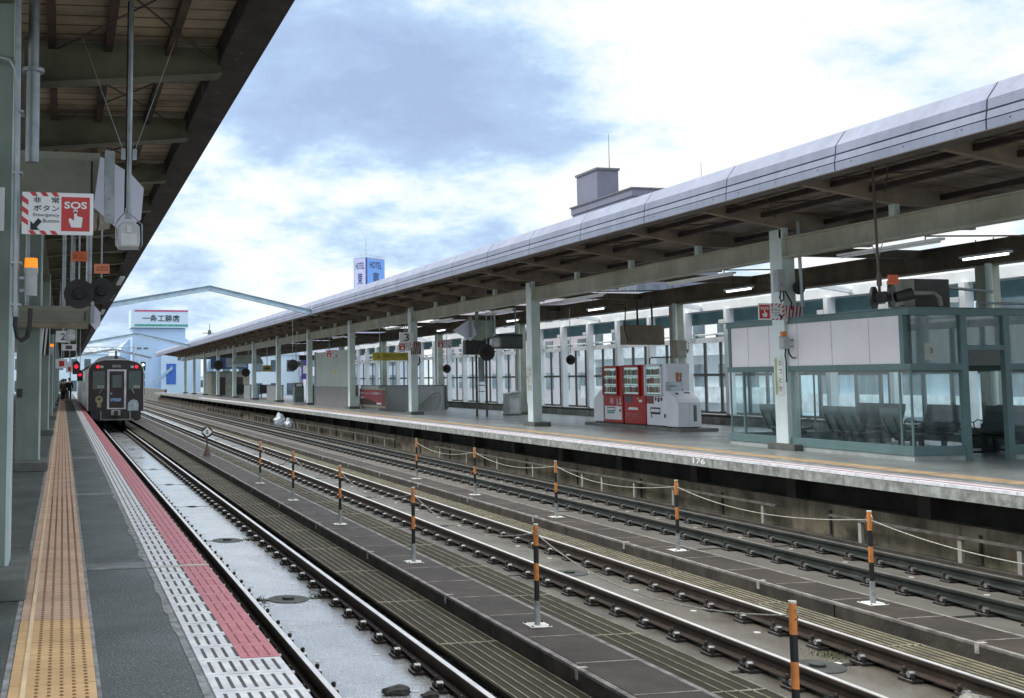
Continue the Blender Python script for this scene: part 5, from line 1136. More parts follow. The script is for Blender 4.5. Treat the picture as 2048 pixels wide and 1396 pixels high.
# station name strip on column
def namestrip(y, lab, s=1.0):
    t = T('name_strip', lab, 'sign', (14.74, y, 1.2)); o = t.location; xf = 14.745
    MB(o).box(xf-0.008, xf, y+0.03, y+0.30, 1.13, 1.92).build('board', M('strip_white', (0.80, 0.84, 0.80), 0.5), t)
    MB(o).box(xf-0.011, xf-0.008, y+0.225, y+0.29, 1.14, 1.90).build('colour_bar', M('strip_lime', (0.42, 0.50, 0.22), 0.5), t)
    mb = MB(o)
    for k, ch in enumerate('とっとり'): text(mb, ch, (xf-0.012, y+0.155, 1.76-k*0.185), NX, FZ, 0.09, 0.10, 0.01)
    mb.build('lettering', black, t, recalc=False)
namestrip(20.75, 'vertical station name strip with lime bar on the wide pillar'); namestrip(33.66, 'vertical station name strip on the pillar left of the vending machines')
# ---- stair enclosure with poster, grey panel wall, handrail, exit sign
t = T('stair_wall', 'waist-high pale grey stair enclosure wall behind the number 3 pillar', 'wall', (17, 54, 0)); o = t.location
MB(o).box(15.45, 19.0, 54, 54.12, 0, 1.19).box(15.45, 15.57, 54.12, 57.4, 0, 1.19).box(18.9, 19.0, 54.12, 64, 0, 1.19).build('wall', panel_g, t)
MB(o).box(15.42, 19.03, 53.97, 54.15, 1.19, 1.23).box(15.42, 15.60, 54.15, 57.4, 1.19, 1.23).build('coping', mull, t)
mb = MB(o)
for k in range(9): mb.box(15.6+k*0.4, 15.61+k*0.4, 53.996, 54, 0.02, 1.17)
mb.build('seam', M('seam_g', (0.32, 0.33, 0.33), 0.6), t); MB(o).box(18.93, 19.03, 53.93, 54.0, 0, 1.2).build('end_post', mull, t)
t = T('poster_board', 'framed red poster with white lettering at the stair enclosure', 'poster', (15.4, 55, 0.1)); o = t.location
MB(o).box(15.36, 15.44, 52.45, 57.35, 0.12, 1.06).build('frame', M('poster_frame', (0.30, 0.30, 0.22), 0.5), t)
MB(o).box(15.35, 15.358, 52.95, 57.2, 0.24, 1.00).build('poster', M('poster_red', (0.28, 0.035, 0.05), 0.4, 0, 0.25, 1.2), t); MB(o).box(15.35, 15.358, 52.5, 52.93, 0.2, 1.0).build('side_strip', M('poster_brown', (0.13, 0.05, 0.045), 0.5), t)
MB(o).plate((15.347, 57.2, 0.24), NX, FZ, [(0, 0), (4.2, 0), (3.4, 0.08), (2.4, 0.22), (1.2, 0.32), (0, 0.34)]).build('dark_hill', M('poster_dark', (0.05, 0.02, 0.02), 0.5), t, recalc=False)
mb = MB(o); text(mb, '寺町 よさこい寺風針へ', (15.345, 57.1, 0.76), NX, FZ, 3.9, 0.13); mb.box(15.344, 15.346, 53.2, 54.0, 0.29, 0.36); text(mb, '寺町', (15.345, 57.1, 0.54), NX, FZ, 0.8, 0.12); mb.build('lettering', white_m, t, recalc=False)
t = T('partition_wall', 'tall green-grey partition with darker lower half left of the poster', 'partition', (14.95, 58, 0)); o = t.location
MB(o).box(15.0, 15.08, 58.0, 66.2, 1.19, 3.15).build('upper_panel', panel_gr, t); MB(o).box(14.98, 15.08, 58.0, 66.2, 0, 1.15).build('lower_panel', M('stair_lower', (0.22, 0.215, 0.225), 0.6, 0, 0.1, 2), t)
MB(o).box(14.96, 15.1, 58.0, 66.2, 1.15, 1.19).box(14.94, 15.1, 66.2, 66.3, 0, 3.2).build('frame', M('stair_frame', (0.40, 0.5, 0.5), 0.5), t)
MB(o).plate((14.996, 61.6, 2.0), NX, FZ, [(0.9*math.cos(2*math.pi*k/12), 0.17*math.sin(2*math.pi*k/12)) for k in range(12)]).build('notice', M('notice_yellow', (0.45, 0.46, 0.30), 0.6), t, recalc=False)
t = T('stair_handrail', 'slanting steel handrail at the right end of the stair wall', 'handrail', (18, 53.8, 0)); o = t.location
mb = MB(o).tube([(17.3, 53.8, 0.02), (18.3, 53.8, 0.82), (18.5, 53.8, 0.86), (18.62, 53.8, 0.78), (18.6, 53.8, 0.3), (18.45, 53.8, 0.02)], 0.025, 8).tube([(17.5, 53.8, 0.02), (18.35, 53.8, 0.66), (18.5, 53.8, 0.6)], 0.02, 8)
for x, z in ((17.75, 0.36), (18.1, 0.64)): mb.cyl((x, 53.8, 0.0), (x, 53.8, z), 0.018)
mb.build('rail', M('handrail_steel', (0.28, 0.28, 0.24), 0.4, 0.4), t, smooth=True)
t = T('exit_sign', 'yellow hanging exit sign with down arrow left of the number 3 pillar', 'exit sign', (14, 49.5, 2.5)); o = t.location
MB(o).box(14.05, 15.95, 50.0, 50.12, 2.40, 2.77).build('board', M('sign_yellow', (0.46, 0.38, 0.05), 0.5, 0, 0.1, 3), t)
mb = MB(o); text(mb, '↓', (14.25, 49.995, 2.47), FX, FZ, 0.16, 0.24, 0.01); text(mb, '出口', (14.55, 49.995, 2.55), FX, FZ, 0.42, 0.16); text(mb, 'Exit', (14.55, 49.995, 2.45), FX, FZ, 0.25, 0.07); text(mb, 'のりかえ', (15.1, 49.995, 2.57), FX, FZ, 0.55, 0.12); mb.build('lettering', M('exit_ink', (0.06, 0.05, 0.02), 0.6), t, recalc=False)
MB(o).cyl((14.4, 50.06, 2.77), (14.4, 50.06, 4.4), 0.02).cyl((15.6, 50.06, 2.77), (15.6, 50.06, 4.4), 0.02).build('hanger', steel, t)
ob = MB((15.6, 47, 2.3)).box(15.36, 15.44, 47.4, 47.5, 2.22, 2.62).build('white_marker', white_m); tag(ob, 'small upright white marker plate below the exit sign', 'plate')
# far platform furniture
t = T('low_wall', 'low grey-green partition with a blue advertising panel far along the right platform', 'partition', (15.4, 85, 0)); o = t.location
MB(o).box(15.3, 15.4, 78.4, 84.5, 0, 1.12).box(15.3, 15.4, 88.5, 95.5, 0, 1.12).build('panel', panel_g, t); MB(o).box(15.27, 15.29, 88.3, 92.2, 0.05, 1.1).build('blue_panel', M('ad_blue', (0.04, 0.12, 0.22), 0.4, 0, 0.3, 1), t)
MB(o).box(15.28, 15.42, 78.4, 84.5, 1.12, 1.18).box(15.28, 15.42, 88.5, 95.5, 1.12, 1.18).build('coping', mull, t)
t = T('steel_bin', 'tall grey waste bin standing among the far pillars', 'bin', (15.5, 74.5, 0)); o = t.location
MB(o).box(15.3, 15.95, 74.0, 74.6, 0.03, 1.05).build('body', M('bin_grey2', (0.22, 0.27, 0.25), 0.5), t, bevel=0.01); MB(o).prism([(15.3, 1.05), (15.95, 1.05), (15.85, 1.35), (15.35, 1.35)], 'y', 74.0, 74.5).build('hood', mull, t); MB(o).box(15.42, 15.8, 73.985, 74.0, 1.1, 1.28).build('opening', white_m, t)
for i, (x0, x1, y, z1, m_, nmx, lab, cat) in enumerate(((16.0, 19.5, 73, 1.15, M('counter_dark', (0.10, 0.12, 0.11), 0.6), 'stair_parapet', 'dark parapet wall behind the far grey bin', 'wall'), (16.2, 18.4, 69.5, 1.0, M('box_dark', (0.05, 0.055, 0.05), 0.6), 'equipment_cabinet', 'dark equipment cabinets behind the far pillars', 'cabinet'), (17.6, 18.5, 68.8, 0.45, white_s, 'storage_box', 'small pale box standing before the dark cabinets', 'box'))):
    t = T(nmx, lab, cat, (x0, y, 0)); MB(t.location).box(x0, x1, y, y+0.5, 0, z1).build('body', m_, t, bevel=0.02); MB(t.location).box(x0-0.03, x1+0.03, y-0.03, y+0.53, z1, z1+0.05).build('top', panel_g, t)
t = T('platform_shelter', 'small pale hut with two dark doorways near the far end of the right platform', 'hut', (16.5, 118, 0)); o = t.location
MB(o).box(15.4, 19.5, 118, 122, 0, 2.4).build('wall', M('hut_wall', (0.36, 0.37, 0.30), 0.6), t); MB(o).box(15.3, 19.6, 117.9, 122.1, 2.4, 2.5).build('roof', mull, t)
for x in (16.0, 17.9): MB(o).box(x, x+0.9, 117.97, 118, 0, 1.9).build('door', M('hut_door', (0.05, 0.045, 0.035), 0.6), t)
t = T('blue_billboard', 'blue and white hanging advertising board above the far hut', 'billboard', (16.5, 117, 2.8)); o = t.location
MB(o).box(15.2, 19.2, 117, 117.15, 2.75, 4.0).build('board', M('bb_blue', (0.08, 0.17, 0.38), 0.5), t); MB(o).box(16.8, 19.0, 116.98, 117, 2.95, 3.9).build('white_field', M('bb_white', (0.5, 0.6, 0.65), 0.5), t); mb = MB(o); text(mb, 'JR', (15.5, 116.985, 2.95), FX, FZ, 1.1, 0.6, 0.02); mb.build('lettering', white_m, t, recalc=False)
t = T('hanging_sign', 'distant grey hanging sign box with sloped sides near the far pillars', 'sign', (15, 98, 2.9), 'hanging sign boxes with pentagonal ends'); o = t.location
MB(o).prism([(14.6, 3.0), (17.3, 3.0), (16.9, 3.75), (15.0, 3.75)], 'y', 97, 97.6).build('case', M('sign_green', (0.3, .3, .3)), t); MB(o).cyl((16, 97.3, 3.75), (16, 97.3, 4.6), 0.1).build('hanger_tube', steel, t)
for x, y, lab in ((16.2, 102, 'left dark bench unit seen between the far pillars'), (18.0, 99, 'right dark bench unit seen between the far pillars')):
    t = T('bench', lab, 'bench', (x, y, 0)); MB(t.location).box(x-0.7, x+0.7, y, y+0.15, 0.35, 1.15).build('backrest', dark, t); MB(t.location).box(x-0.7, x+0.7, y-0.4, y, 0.35, 0.42).build('seat', dark, t)
    for s in (-0.6, 0.6): MB(t.location).box(x+s-0.03, x+s+0.03, y-0.3, y+0.1, 0, 0.35).build('leg', steel, t)
for i, (x, y, z, w, h, m_, lab) in enumerate(((17.5, 84, 2.55, 1.1, 0.45, M('board_pale', (0.45, 0.5, 0.5), 0.5), 'pale board with a small symbol between far pillars'), (16.9, 70.5, 2.65, 1.3, 0.5, MATS['sign_yellow'], 'yellow sign board right of the far bin'), (15.6, 86, 2.2, 0.7, 0.5, MATS['sign_yellow'], 'small yellow sign board in the far left bay'), (19.5, 90, 1.6, 0.6, 1.6, M('violet_banner', (0.13, 0.08, 0.45), 0.5), 'violet and white banner seen through the far bay'), (17.6, 80, 3.0, 1.4, 0.35, dark, 'dark box sign hanging among far pillars'))):
    t = T('platform_board', lab, 'board', (x, y, z)); o = t.location
    MB(o).box(x-w/2, x+w/2, y, y+0.12, z, z+h).build('board', m_, t); MB(o).box(x-w*0.3, x+w*0.3, y-0.01, y, z+h*0.3, z+h*0.7).build('symbol', white_m if i == 3 else mull, t); MB(o).cyl((x, y+0.06, z+h), (x, y+0.06, 4.4), 0.03).build('hanger', steel, t)

# ================================================================ TRAIN
tr = T('train', 'dark maroon diesel train standing at the left platform with two red tail lights', 'train', (2.62, 57, -0.92)); o = tr.location
CXT = 2.63
def bodyprof(w, zt):
    return [(-w, -0.02), (-w, 1.9), (-w+0.03, 2.12), (-w+0.13, 2.28), (-w+0.35, 2.42), (-w+0.75, 2.53), (0, zt), (w-0.75, 2.53), (w-0.35, 2.42), (w-0.13, 2.28), (w-0.03, 2.12), (w, 1.9), (w, -0.02)]
for y0, y1 in ((57.12, 77), (77.7, 97.5)):
    MB(o).prism([(CXT+a, b_) for a, b_ in bodyprof(1.39, 2.56)], 'y', y0, y1).build('body', M('train_side', (0.06, 0.045, 0.045), 0.3, 0, 0.15, 1), tr)
    MB(o).prism([(CXT-1.28, 2.30), (CXT-1.03, 2.46), (CXT-0.6, 2.56), (CXT, 2.60), (CXT+0.6, 2.56), (CXT+1.03, 2.46), (CXT+1.28, 2.30), (CXT+1.04, 2.36), (CXT, 2.5), (CXT-1.04, 2.36)], 'y', y0, y1).build('roof', train_roof, tr)
    MB(o).prism([(CXT-0.95, 2.5), (CXT-0.7, 2.74), (CXT-0.3, 2.86), (CXT+0.3, 2.86), (CXT+0.7, 2.74), (CXT+0.95, 2.5)], 'y', y0+4.5, y0+8.5).build('air_conditioner', train_roof, tr)
    for k in range(6):
        yy = y0+1.0+k*3.1
        w_ = MB(o).box(CXT-1.396, CXT-1.39, yy+0.2, yy+(1.0 if k in (0, 5) else 2.2), 0.05 if k in (0, 5) else 0.85, 1.85).build('door' if k in (0, 5) else 'window', win_dk if k not in (0, 5) else M('train_door', (0.20, 0.20, 0.2), 0.4), tr)
    MB(o).box(CXT-1.2, CXT+1.2, y0+0.5, y1-0.5, -0.5, -0.03).build('underframe', dark, tr)
    for yb in (y0+3, y1-3):
        for s in (-1, 1):
            for d in (-1, 1): MB(o).cyl((CXT+s*0.565, yb+d, -0.5), (CXT+s*0.50, yb+d, -0.5), 0.42, n=20).build('wheel', dark, tr)
# front end
fp = bodyprof(1.375, 2.53)
MB(o).prism([(CXT+a, b_) for a, b_ in fp], 'y', 57.0, 57.119).build('cab_front', train_m, tr)
rim = [(a*1.0, b_) for a, b_ in bodyprof(1.40, 2.60)][1:-1]; inn = [(a, b_) for a, b_ in bodyprof(1.36, 2.54)][1:-1]
mb = MB(o)
for i in range(len(rim)-1): mb.add([(CXT+rim[i][0], 56.97, rim[i][1]), (CXT+rim[i+1][0], 56.97, rim[i+1][1]), (CXT+inn[i+1][0], 56.97, inn[i+1][1]), (CXT+inn[i][0], 56.97, inn[i][1])]+[(CXT+rim[i][0], 57.3, rim[i][1]), (CXT+rim[i+1][0], 57.3, rim[i+1][1])], [(0, 1, 2, 3), (0, 1, 5, 4)])
for s in (-1, 1): mb.box(CXT+s*1.385-0.02, CXT+s*1.385+0.02, 56.97, 57.1, 0.02, 1.9)
mb.build('front_rim', M('train_rim', (0.50, 0.52, 0.52), 0.4), tr, recalc=False)
def TX(c): return CXT+((c/8.211+130)-231)/39.2
def TZ(c): return 2.56-((c/8.211+700)-718)/39.2
def tq(a, b_, c, d, y=56.99, th=0.015): return (TX(a), TX(b_), y-th, y, TZ(d), TZ(c))
mb = MB(o)
for a, b_, c, d in ((688, 722, 305, 945), (958, 992, 305, 945), (722, 958, 305, 335), (722, 958, 925, 945)): mb.box(*tq(a, b_, c, d, 56.99, 0.04))
mb.build('gangway_frame', M('gangway_pale', (0.50, 0.50, 0.54), 0.4), tr)
dr = MB(o).box(*tq(735, 950, 340, 922, 56.99, 0.02)).build('front_door', train_m, tr)
MB(o).box(*tq(770, 918, 395, 600, 56.968, 0.006)).build('window', win_dk, dr)
MB(o).box(*tq(745, 910, 770, 820, 56.968, 0.006)).build('nameplate', M('plate_blue', (0.22, 0.36, 0.60), 0.4, 0, 0.4, 12), dr)
MB(o).cyl((TX(755), 56.96, TZ(695)), (TX(755), 56.93, TZ(695)), 0.05, n=10).build('handle', steel, dr)
for a, b_ in ((458, 650), (1030, 1222)):
    w_ = MB(o).box(*tq(a, b_, 330, 625)).build('window', win_dk, tr)
    MB(o).box(*tq(a+75, b_-10, 560, 610, 56.974, 0.004)).build('blind', M('train_blind', (0.2, 0.24, 0.22), 0.6), w_)
for a, b_ in (((560, 690), (610, 625)), ((1120, 690), (1080, 620))):
    MB(o).cyl((TX(a[0]), 56.95, TZ(a[1])), (TX(b_[0]), 56.95, TZ(b_[1])), 0.02, n=6).build('wiper', steel, tr)
for a in (537, 1153): MB(o).cyl((TX(a), 56.98, TZ(262)), (TX(a), 56.93, TZ(262)), 0.078, n=16).build('tail_light', redl, tr)
for a in (600, 1085): MB(o).box(*tq(a-26, a+26, 243, 283)).build('headlight', M('headlight_glass', (0.4, 0.45, 0.42), 0.2), tr)
ds = MB(o).box(*tq(718, 978, 222, 284)).build('destination_display', dark, tr)
mb = MB(o); text(mb, '回送', (TX(770), 56.973, TZ(272)), FX, FZ, 0.42, 0.13); mb.build('lettering', M('dest_white', (0.6, 0.6, 0.55), 0.5), ds, recalc=False)
bd = MB(o).cyl((TX(562), 56.98, TZ(790)), (TX(562), 56.95, TZ(790)), 0.19, n=24).box(*tq(530, 592, 850, 915)).build('round_emblem', M('emblem_gold', (0.30, 0.29, 0.17), 0.5), tr)
MB(o).cyl((TX(562), 56.949, TZ(780)), (TX(562), 56.945, TZ(780)), 0.07, n=12).build('centre', dark, bd)
MB(o).plate((TX(1105), 56.975, TZ(970)), FX, FZ, [(-0.27, 0), (0.27, 0), (0.27, 0.36), (0.2, 0.5), (0.05, 0.56), (-0.12, 0.52), (-0.25, 0.38)], 0.01).build('plain_plate', M('plate_pale', (0.36, 0.45, 0.48), 0.5, 0, 0.25, 9), tr)
MB(o).box(TX(430), TX(1230), 57.0, 57.6, -0.42, -0.03).build('skirt', dark, tr)
MB(o).box(TX(755), TX(900), 56.8, 57.0, -0.22, 0.05).build('coupler_plate', M('coupler_pale', (0.40, 0.40, 0.42), 0.5), tr); MB(o).box(TX(800), TX(860), 56.45, 56.8, -0.2, 0.02).build('coupler', dark, tr)
MB(o).box(TX(580), TX(1110), 56.85, 56.95, -0.46, -0.40).box(TX(580), TX(600), 56.85, 56.95, -0.4, 0).box(TX(1045), TX(1065), 56.85, 56.95, -0.4, 0).build('step_bar', M('step_grey', (0.22, 0.24, 0.24), 0.5), tr)
MB(o).cyl((CXT, 57.4, 2.5), (CXT, 57.4, 3.0), 0.05).box(CXT-0.09, CXT+0.09, 57.3, 57.5, 2.5, 2.72).build('antenna', dark, tr)

# ================================================================ PEOPLE (far down the left platform)
def person(x, y, h, coat, lab, rot, legs=0.1):
    t = T('person', lab, 'person', (x, y, 0)); t.rotation_euler = (0, 0, rot); s = h/1.72
    def skin(name, pts, edges, mat_):
        me = bpy.data.meshes.new(name); me.from_pydata([(a*s, b_*s, c*s) for a, b_, c, r in pts], edges, []); me.materials.append(mat_)
        ob = bpy.data.objects.new(name, me); COL.objects.link(ob); ob.parent = t
        md = ob.modifiers.new('skin', 'SKIN'); md.use_smooth_shade = True
        for i, p in enumerate(pts): me.skin_vertices[0].data[i].radius = (p[3]*s, p[3]*s*0.85)
        me.skin_vertices[0].data[0].use_root = True
        sb = ob.modifiers.new('sub', 'SUBSURF'); sb.levels = sb.render_levels = 1; return ob
    L1 = legs
    pts = [(0, 0, 0.95, .11), (0, 0, 1.2, .12), (0, 0, 1.40, .11), (0, 0, 1.48, .05), (0, 0.01, 1.54, .07), (0, 0.01, 1.63, .085), (0, 0.01, 1.70, .05),
           (-.19, 0, 1.38, .05), (-.24, 0.02, 1.12, .04), (-.23, -.06, 0.88, .03), (.19, 0, 1.38, .05), (.24, 0.02, 1.12, .04), (.23, -.06, 0.88, .03),
           (-.1, 0, .9, .08), (-.11, -L1*.3, .48, .055), (-.11, L1*.3, .08, .04), (-.11, -.12, .04, .035), (.1, 0, .9, .08), (.11, L1*.3, .48, .055), (.11, 0.02, .08, .04), (.11, -.12, .04, .035)]
    ed = [(0, 1), (1, 2), (2, 3), (3, 4), (4, 5), (5, 6), (2, 7), (7, 8), (8, 9), (2, 10), (10, 11), (11, 12), (0, 13), (13, 14), (14, 15), (15, 16), (0, 17), (17, 18), (18, 19), (19, 20)]
    skin('body', pts, ed, M('skin', (0.45, 0.28, 0.2), 0.6))
    cp = [(0, 0, 0.82, .17), (0, 0, 1.15, .17), (0, 0, 1.40, .14), (0, 0, 1.46, .09), (-.2, 0, 1.38, .08), (-.26, 0.02, 1.12, .07), (-.25, -.05, 0.93, .055), (.2, 0, 1.38, .08), (.26, 0.02, 1.12, .07), (.25, -.05, 0.93, .055)]
    skin('coat', cp, [(0, 1), (1, 2), (2, 3), (2, 4), (4, 5), (5, 6), (2, 7), (7, 8), (8, 9)], coat)
    tp = [(0, 0, .92, .14), (-.11, 0, .82, .10), (-.115, -L1*.3, .48, .08), (-.115, L1*.3, .10, .065), (.11, 0, .82, .10), (.115, L1*.3, .48, .08), (.115, 0.02, .10, .065)]
    skin('trousers', tp, [(0, 1), (1, 2), (2, 3), (0, 4), (4, 5), (5, 6)], black)
    MB().ball((0, 0.03*s, 1.655*s), 0.105*s, 12, (0.95, 1.05, 0.95)).build('hair', black, t, smooth=True)
c1 = M('coat_black', (0.015, 0.015, 0.018), 0.8); c2 = M('coat_navy', (0.02, 0.025, 0.04), 0.8); c3 = M('coat_brown', (0.06, 0.04, 0.03), 0.8)
person(0.52, 88, 1.74, c1, 'person in a black coat standing nearest to the train, rightmost of the group', 0.3, 0.25)
person(0.22, 90, 1.66, c2, 'person in a navy coat, middle of the group waiting on the left platform', -0.5)
person(-0.02, 87, 1.62, c3, 'person in a dark brown coat, leftmost of the waiting group', 1.0)
person(0.10, 95, 1.70, c1, 'person in dark clothes half hidden behind the waiting group', 0.1)

# ================================================================ BUILDINGS BEYOND
def facade(name, lab, x0, x1, y0, y1, z1, wallm, floors, cols_y=0, cols_x=0, winm=None, balc=False, grp=None, roofm=None, z0=-7, zb=None):
    t = T(name, lab, 'building', (x0, y0, z0), grp); o = t.location
    MB(o).box(x0, x1, y0, y1, z0, z1).build('wall', wallm, t)
    MB(o).box(x0-0.25, x1+0.25, y0-0.25, y1+0.25, z1, z1+0.4).build('roof', roofm or wallm, t)
    zb = z0+1 if zb is None else zb
    wm_ = winm or M('far_window', (0.10, 0.15, 0.18), 0.2, 0, 0.3, 0.5); fh = (z1-zb)/floors
    cnt = 0
    for f in range(floors):
        for c in range(cols_y):
            w = (y1-y0)/cols_y; a = y0+c*w
            if cnt < 90: MB(o).box(x0-0.05, x0-0.005, a+w*0.25, a+w*0.72, zb+f*fh+fh*0.28, zb+f*fh+fh*0.78).build('window', wm_, t); cnt += 1
        for c in range(cols_x):
            w = (x1-x0)/cols_x; a = x0+c*w
            if cnt < 98: MB(o).box(a+w*0.25, a+w*0.72, y0-0.05, y0-0.005, zb+f*fh+fh*0.28, zb+f*fh+fh*0.78).build('window', wm_, t); cnt += 1
        if balc:
            MB(o).box(x0-1.2, x0-0.02, y0+0.5, y1-0.5, zb+f*fh-0.1, zb+f*fh+0.05).box(x0-1.2, x0-1.1, y0+0.5, y1-0.5, zb+f*fh+0.05, zb+f*fh+0.9).build('balcony', M('balcony_pale', (0.52, 0.56, 0.60), 0.6), t)
    return t
bw = M('building_white', (0.82, 0.87, 0.88), 0.7, 0, 0.06, 0.2); bp = M('building_pinkish', (0.40, 0.37, 0.40), 0.7, 0, 0.1, 0.2); bb = M('building_blueish', (0.58, 0.72, 0.82), 0.7, 0, 0.08, 0.1)
facade('apartment_building', 'white apartment block with balconies seen through the glazed wall by the vending machines', 42, 54, 58, 84, 6.2, bw, 4, 9, 0, balc=True)
facade('apartment_building', 'white flat block seen through the glazed wall right of the white vending machine', 40, 52, 30, 54, 5.6, bb, 4, 8, 4, balc=True)
facade('office_building', 'low mauve-grey building with windows behind the glazed wall at centre', 44, 60, 88, 128, 8.6, bp, 5, 12, 5)
facade('office_building', 'pale building seen between the far right-platform pillars', 40, 56, 170, 200, 9.0, M('building_lilac', (0.46, 0.48, 0.58), 0.7, 0, 0.05, 0.2), 5, 6, 5)
facade('office_building', 'pale blue low building at the end of the right platform', 26, 40, 190, 210, 6.0, bb, 3, 4, 5)
facade('office_building', 'long hazy white building left of the domed tower', -10, 9, 230, 250, 7.0, bb, 3, 4, 7)
# grey building with penthouse
t = facade('tall_building', 'tall grey building with a box penthouse and mast above the right canopy', 82.4, 96, 150, 169.5, 28.2, M('building_grey', (0.15, 0.155, 0.21), 0.7, 0, 0.05, 0.3), 11, 8, 6, zb=-5)
o = t.location
MB(o).box(82.8, 86.5, 162, 169.2, 29.9, 34.9).build('penthouse', M('penthouse_grey', (0.15, 0.155, 0.21), 0.7, 0, 0.05, 0.3), t); MB(o).box(82.6, 86.7, 161.8, 169.4, 34.9, 35.25).build('penthouse_roof', M('roof_dark', (0.14, 0.14, 0.16), 0.7), t)
MB(o).box(82.0, 88.5, 149.6, 169.9, 28.65, 29.75).box(88.7, 96, 150.5, 169.9, 28.65, 29.6).build('parapet_band', MATS['penthouse_grey'], t); MB(o).box(81.8, 96.4, 149.4, 170.1, 29.75, 29.95).build('upper_roof', MATS['roof_dark'], t)
MB(o).cyl((85.5, 163, 35.2), (85.5, 163, 41), 0.07, 0.03).build('mast', mull, t); MB(o).cyl((97.5, 156, 29.9), (97.5, 156, 35.5), 0.05, 0.03).build('mast', mull, t)
# hotel sign tower
t = T('hotel_tower', 'blue and white hotel sign tower with vertical lettering above the right canopy', 'sign tower', (49.5, 180, -7)); o = t.location
th = R(35); rv = Vector((math.cos(th), math.sin(th), 0)); lv = Vector((-math.sin(th), math.cos(th), 0)); cc = Vector((49.5, 180, 0))
def tower(mb, e, z0, z1):
    p = [cc-rv*e-lv*e, cc+rv*(5+e)-lv*e, cc+rv*(5+e)+lv*(2.7+e), cc-rv*e+lv*(2.7+e)]
    mb.add([(q.x, q.y, z0) for q in p]+[(q.x, q.y, z1) for q in p], [(0, 3, 2, 1), (4, 5, 6, 7), (0, 1, 5, 4), (1, 2, 6, 5), (2, 3, 7, 6), (3, 0, 4, 7)]); return mb
tower(MB(o), 0, -7, 22.2).build('core', M('tower_core', (0.42, 0.46, 0.62), 0.6), t)
nrv = -lv
MB(o).plate(cc+nrv*0.06+Vector((0, 0, 12))+rv*0.25, rv, FZ, [(0, 0), (4.6, 0), (4.6, 10.0), (0, 10.0)], 0.04).build('right_face', M('hotel_blue', (0.16, 0.36, 0.80), 0.4, 0, 0.03, 1), t)
nlv = -rv
MB(o).plate(cc+nlv*0.06+lv*2.5+Vector((0, 0, 12)), -lv, FZ, [(0, 0), (2.35, 0), (2.35, 10.0), (0, 10.0)], 0.04).build('left_face', M('hotel_lilac', (0.50, 0.52, 0.75), 0.4, 0, 0.03, 1), t)
MB(o).plate(cc+nrv*0.09+Vector((0, 0, 12)), rv, FZ, [(-0.05, 0), (0.22, 0), (0.22, 10.1), (-0.05, 10.1)], 0.05).build('corner_strip', M('hotel_navy', (0.015, 0.05, 0.25), 0.4), t)
ink = M('hotel_ink', (0.06, 0.10, 0.24), 0.5)
mb = MB(o); b0 = cc+nrv*0.08+rv*0.9
text(mb, 'HOTEL', b0+Vector((0, 0, 20.4)), rv, FZ, 3.2, 1.15, 0.03)
for k, ch in enumerate('東横イン'): text(mb, ch, b0+rv*0.75+Vector((0, 0, 17.8-k*2.35)), rv, FZ, 1.8, 2.0, 0.03)
b1 = cc+nlv*0.08+lv*2.2
text(mb, 'HOTEL', b1+Vector((0, 0, 20.2)), -lv, FZ, 1.9, 1.15, 0.02)
for k, ch in enumerate('東横イン'): text(mb, ch, b1-lv*0.4+Vector((0, 0, 17.6-k*2.35)), -lv, FZ, 1.15, 2.0, 0.02)
mb.build('lettering', ink, t, recalc=False)
mb = MB(o); p0 = cc+Vector((0, 0, 22.6))
mb.tube([cc+lv*2.7+Vector((0, 0, 22.5)), p0, cc+rv*5+Vector((0, 0, 22.5))], 0.05, 5); mb.cyl(cc+Vector((0, 0, 22.2)), cc+Vector((0, 0, 25.3)), 0.05)
mb.build('roof_railing', M('railing_grey', (0.45, 0.47, 0.5), 0.5), t)
# housing-shop tower with barrel vault
t = T('shop_tower', 'pale blue shop tower with a red and green striped sign and a barrel-vaulted hall', 'building', (16, 200, -7)); o = t.location
tb = M('shop_blue', (0.40, 0.56, 0.78), 0.6, 0, 0.04, 0.3)
MB(o).box(12.0, 21.4, 200, 206, -7, 10.9).build('wall', tb, t)
sb = MB(o).box(11.7, 21.8, 199.4, 206.4, 11.0, 14.2).build('sign_box', M('shop_sign_face', (0.52, 0.66, 0.80), 0.5, 0, 0.03, 0.2), t)
MB(o).box(12.3, 21.8, 199.36, 199.4, 13.85, 14.15).build('red_stripe', M('stripe_pink', (0.50, 0.10, 0.22), 0.5), sb); MB(o).box(12.3, 21.8, 199.36, 199.4, 11.25, 11.60).build('green_stripe', M('stripe_green', (0.05, 0.33, 0.28), 0.5), sb)
mb = MB(o); text(mb, '一条工務店', (13.7, 199.35, 12.05), FX, FZ, 6.6, 1.25, 0.02); mb.build('lettering', M('shop_ink', (0.05, 0.08, 0.10), 0.5), sb, recalc=False)
arc = [(17.2+7.0*math.cos(math.pi*k/24), 6.4+4.3*math.sin(math.pi*k/24)) for k in range(25)]
MB(o).prism(arc+[(10.2, -7), (24.2, -7)], 'y', 207, 230).build('vaulted_hall', M('shop_vault', (0.42, 0.60, 0.82), 0.5, 0, 0.04, 0.3), t)
MB(o).box(17.0, 24.0, 198.5, 207, -7, 6.6).build('annex', M('shop_annex', (0.46, 0.62, 0.80), 0.6, 0, 0.03, 0.2), t)
MB(o).box(17.9, 19.6, 198.4, 198.5, 1.0, 4.6).build('blue_banner', M('banner_blue', (0.04, 0.14, 0.52), 0.5), t)
for x in (12.8, 14.0): MB(o).box(x, x+0.8, 199.95, 200, 7.2, 7.5).build('window', M('far_window', (0.1, 0.15, 0.18)), t)
MB(o).box(19.9, 20.5, 198.45, 198.5, 5.2, 5.9).build('window', MATS['far_window'], t)
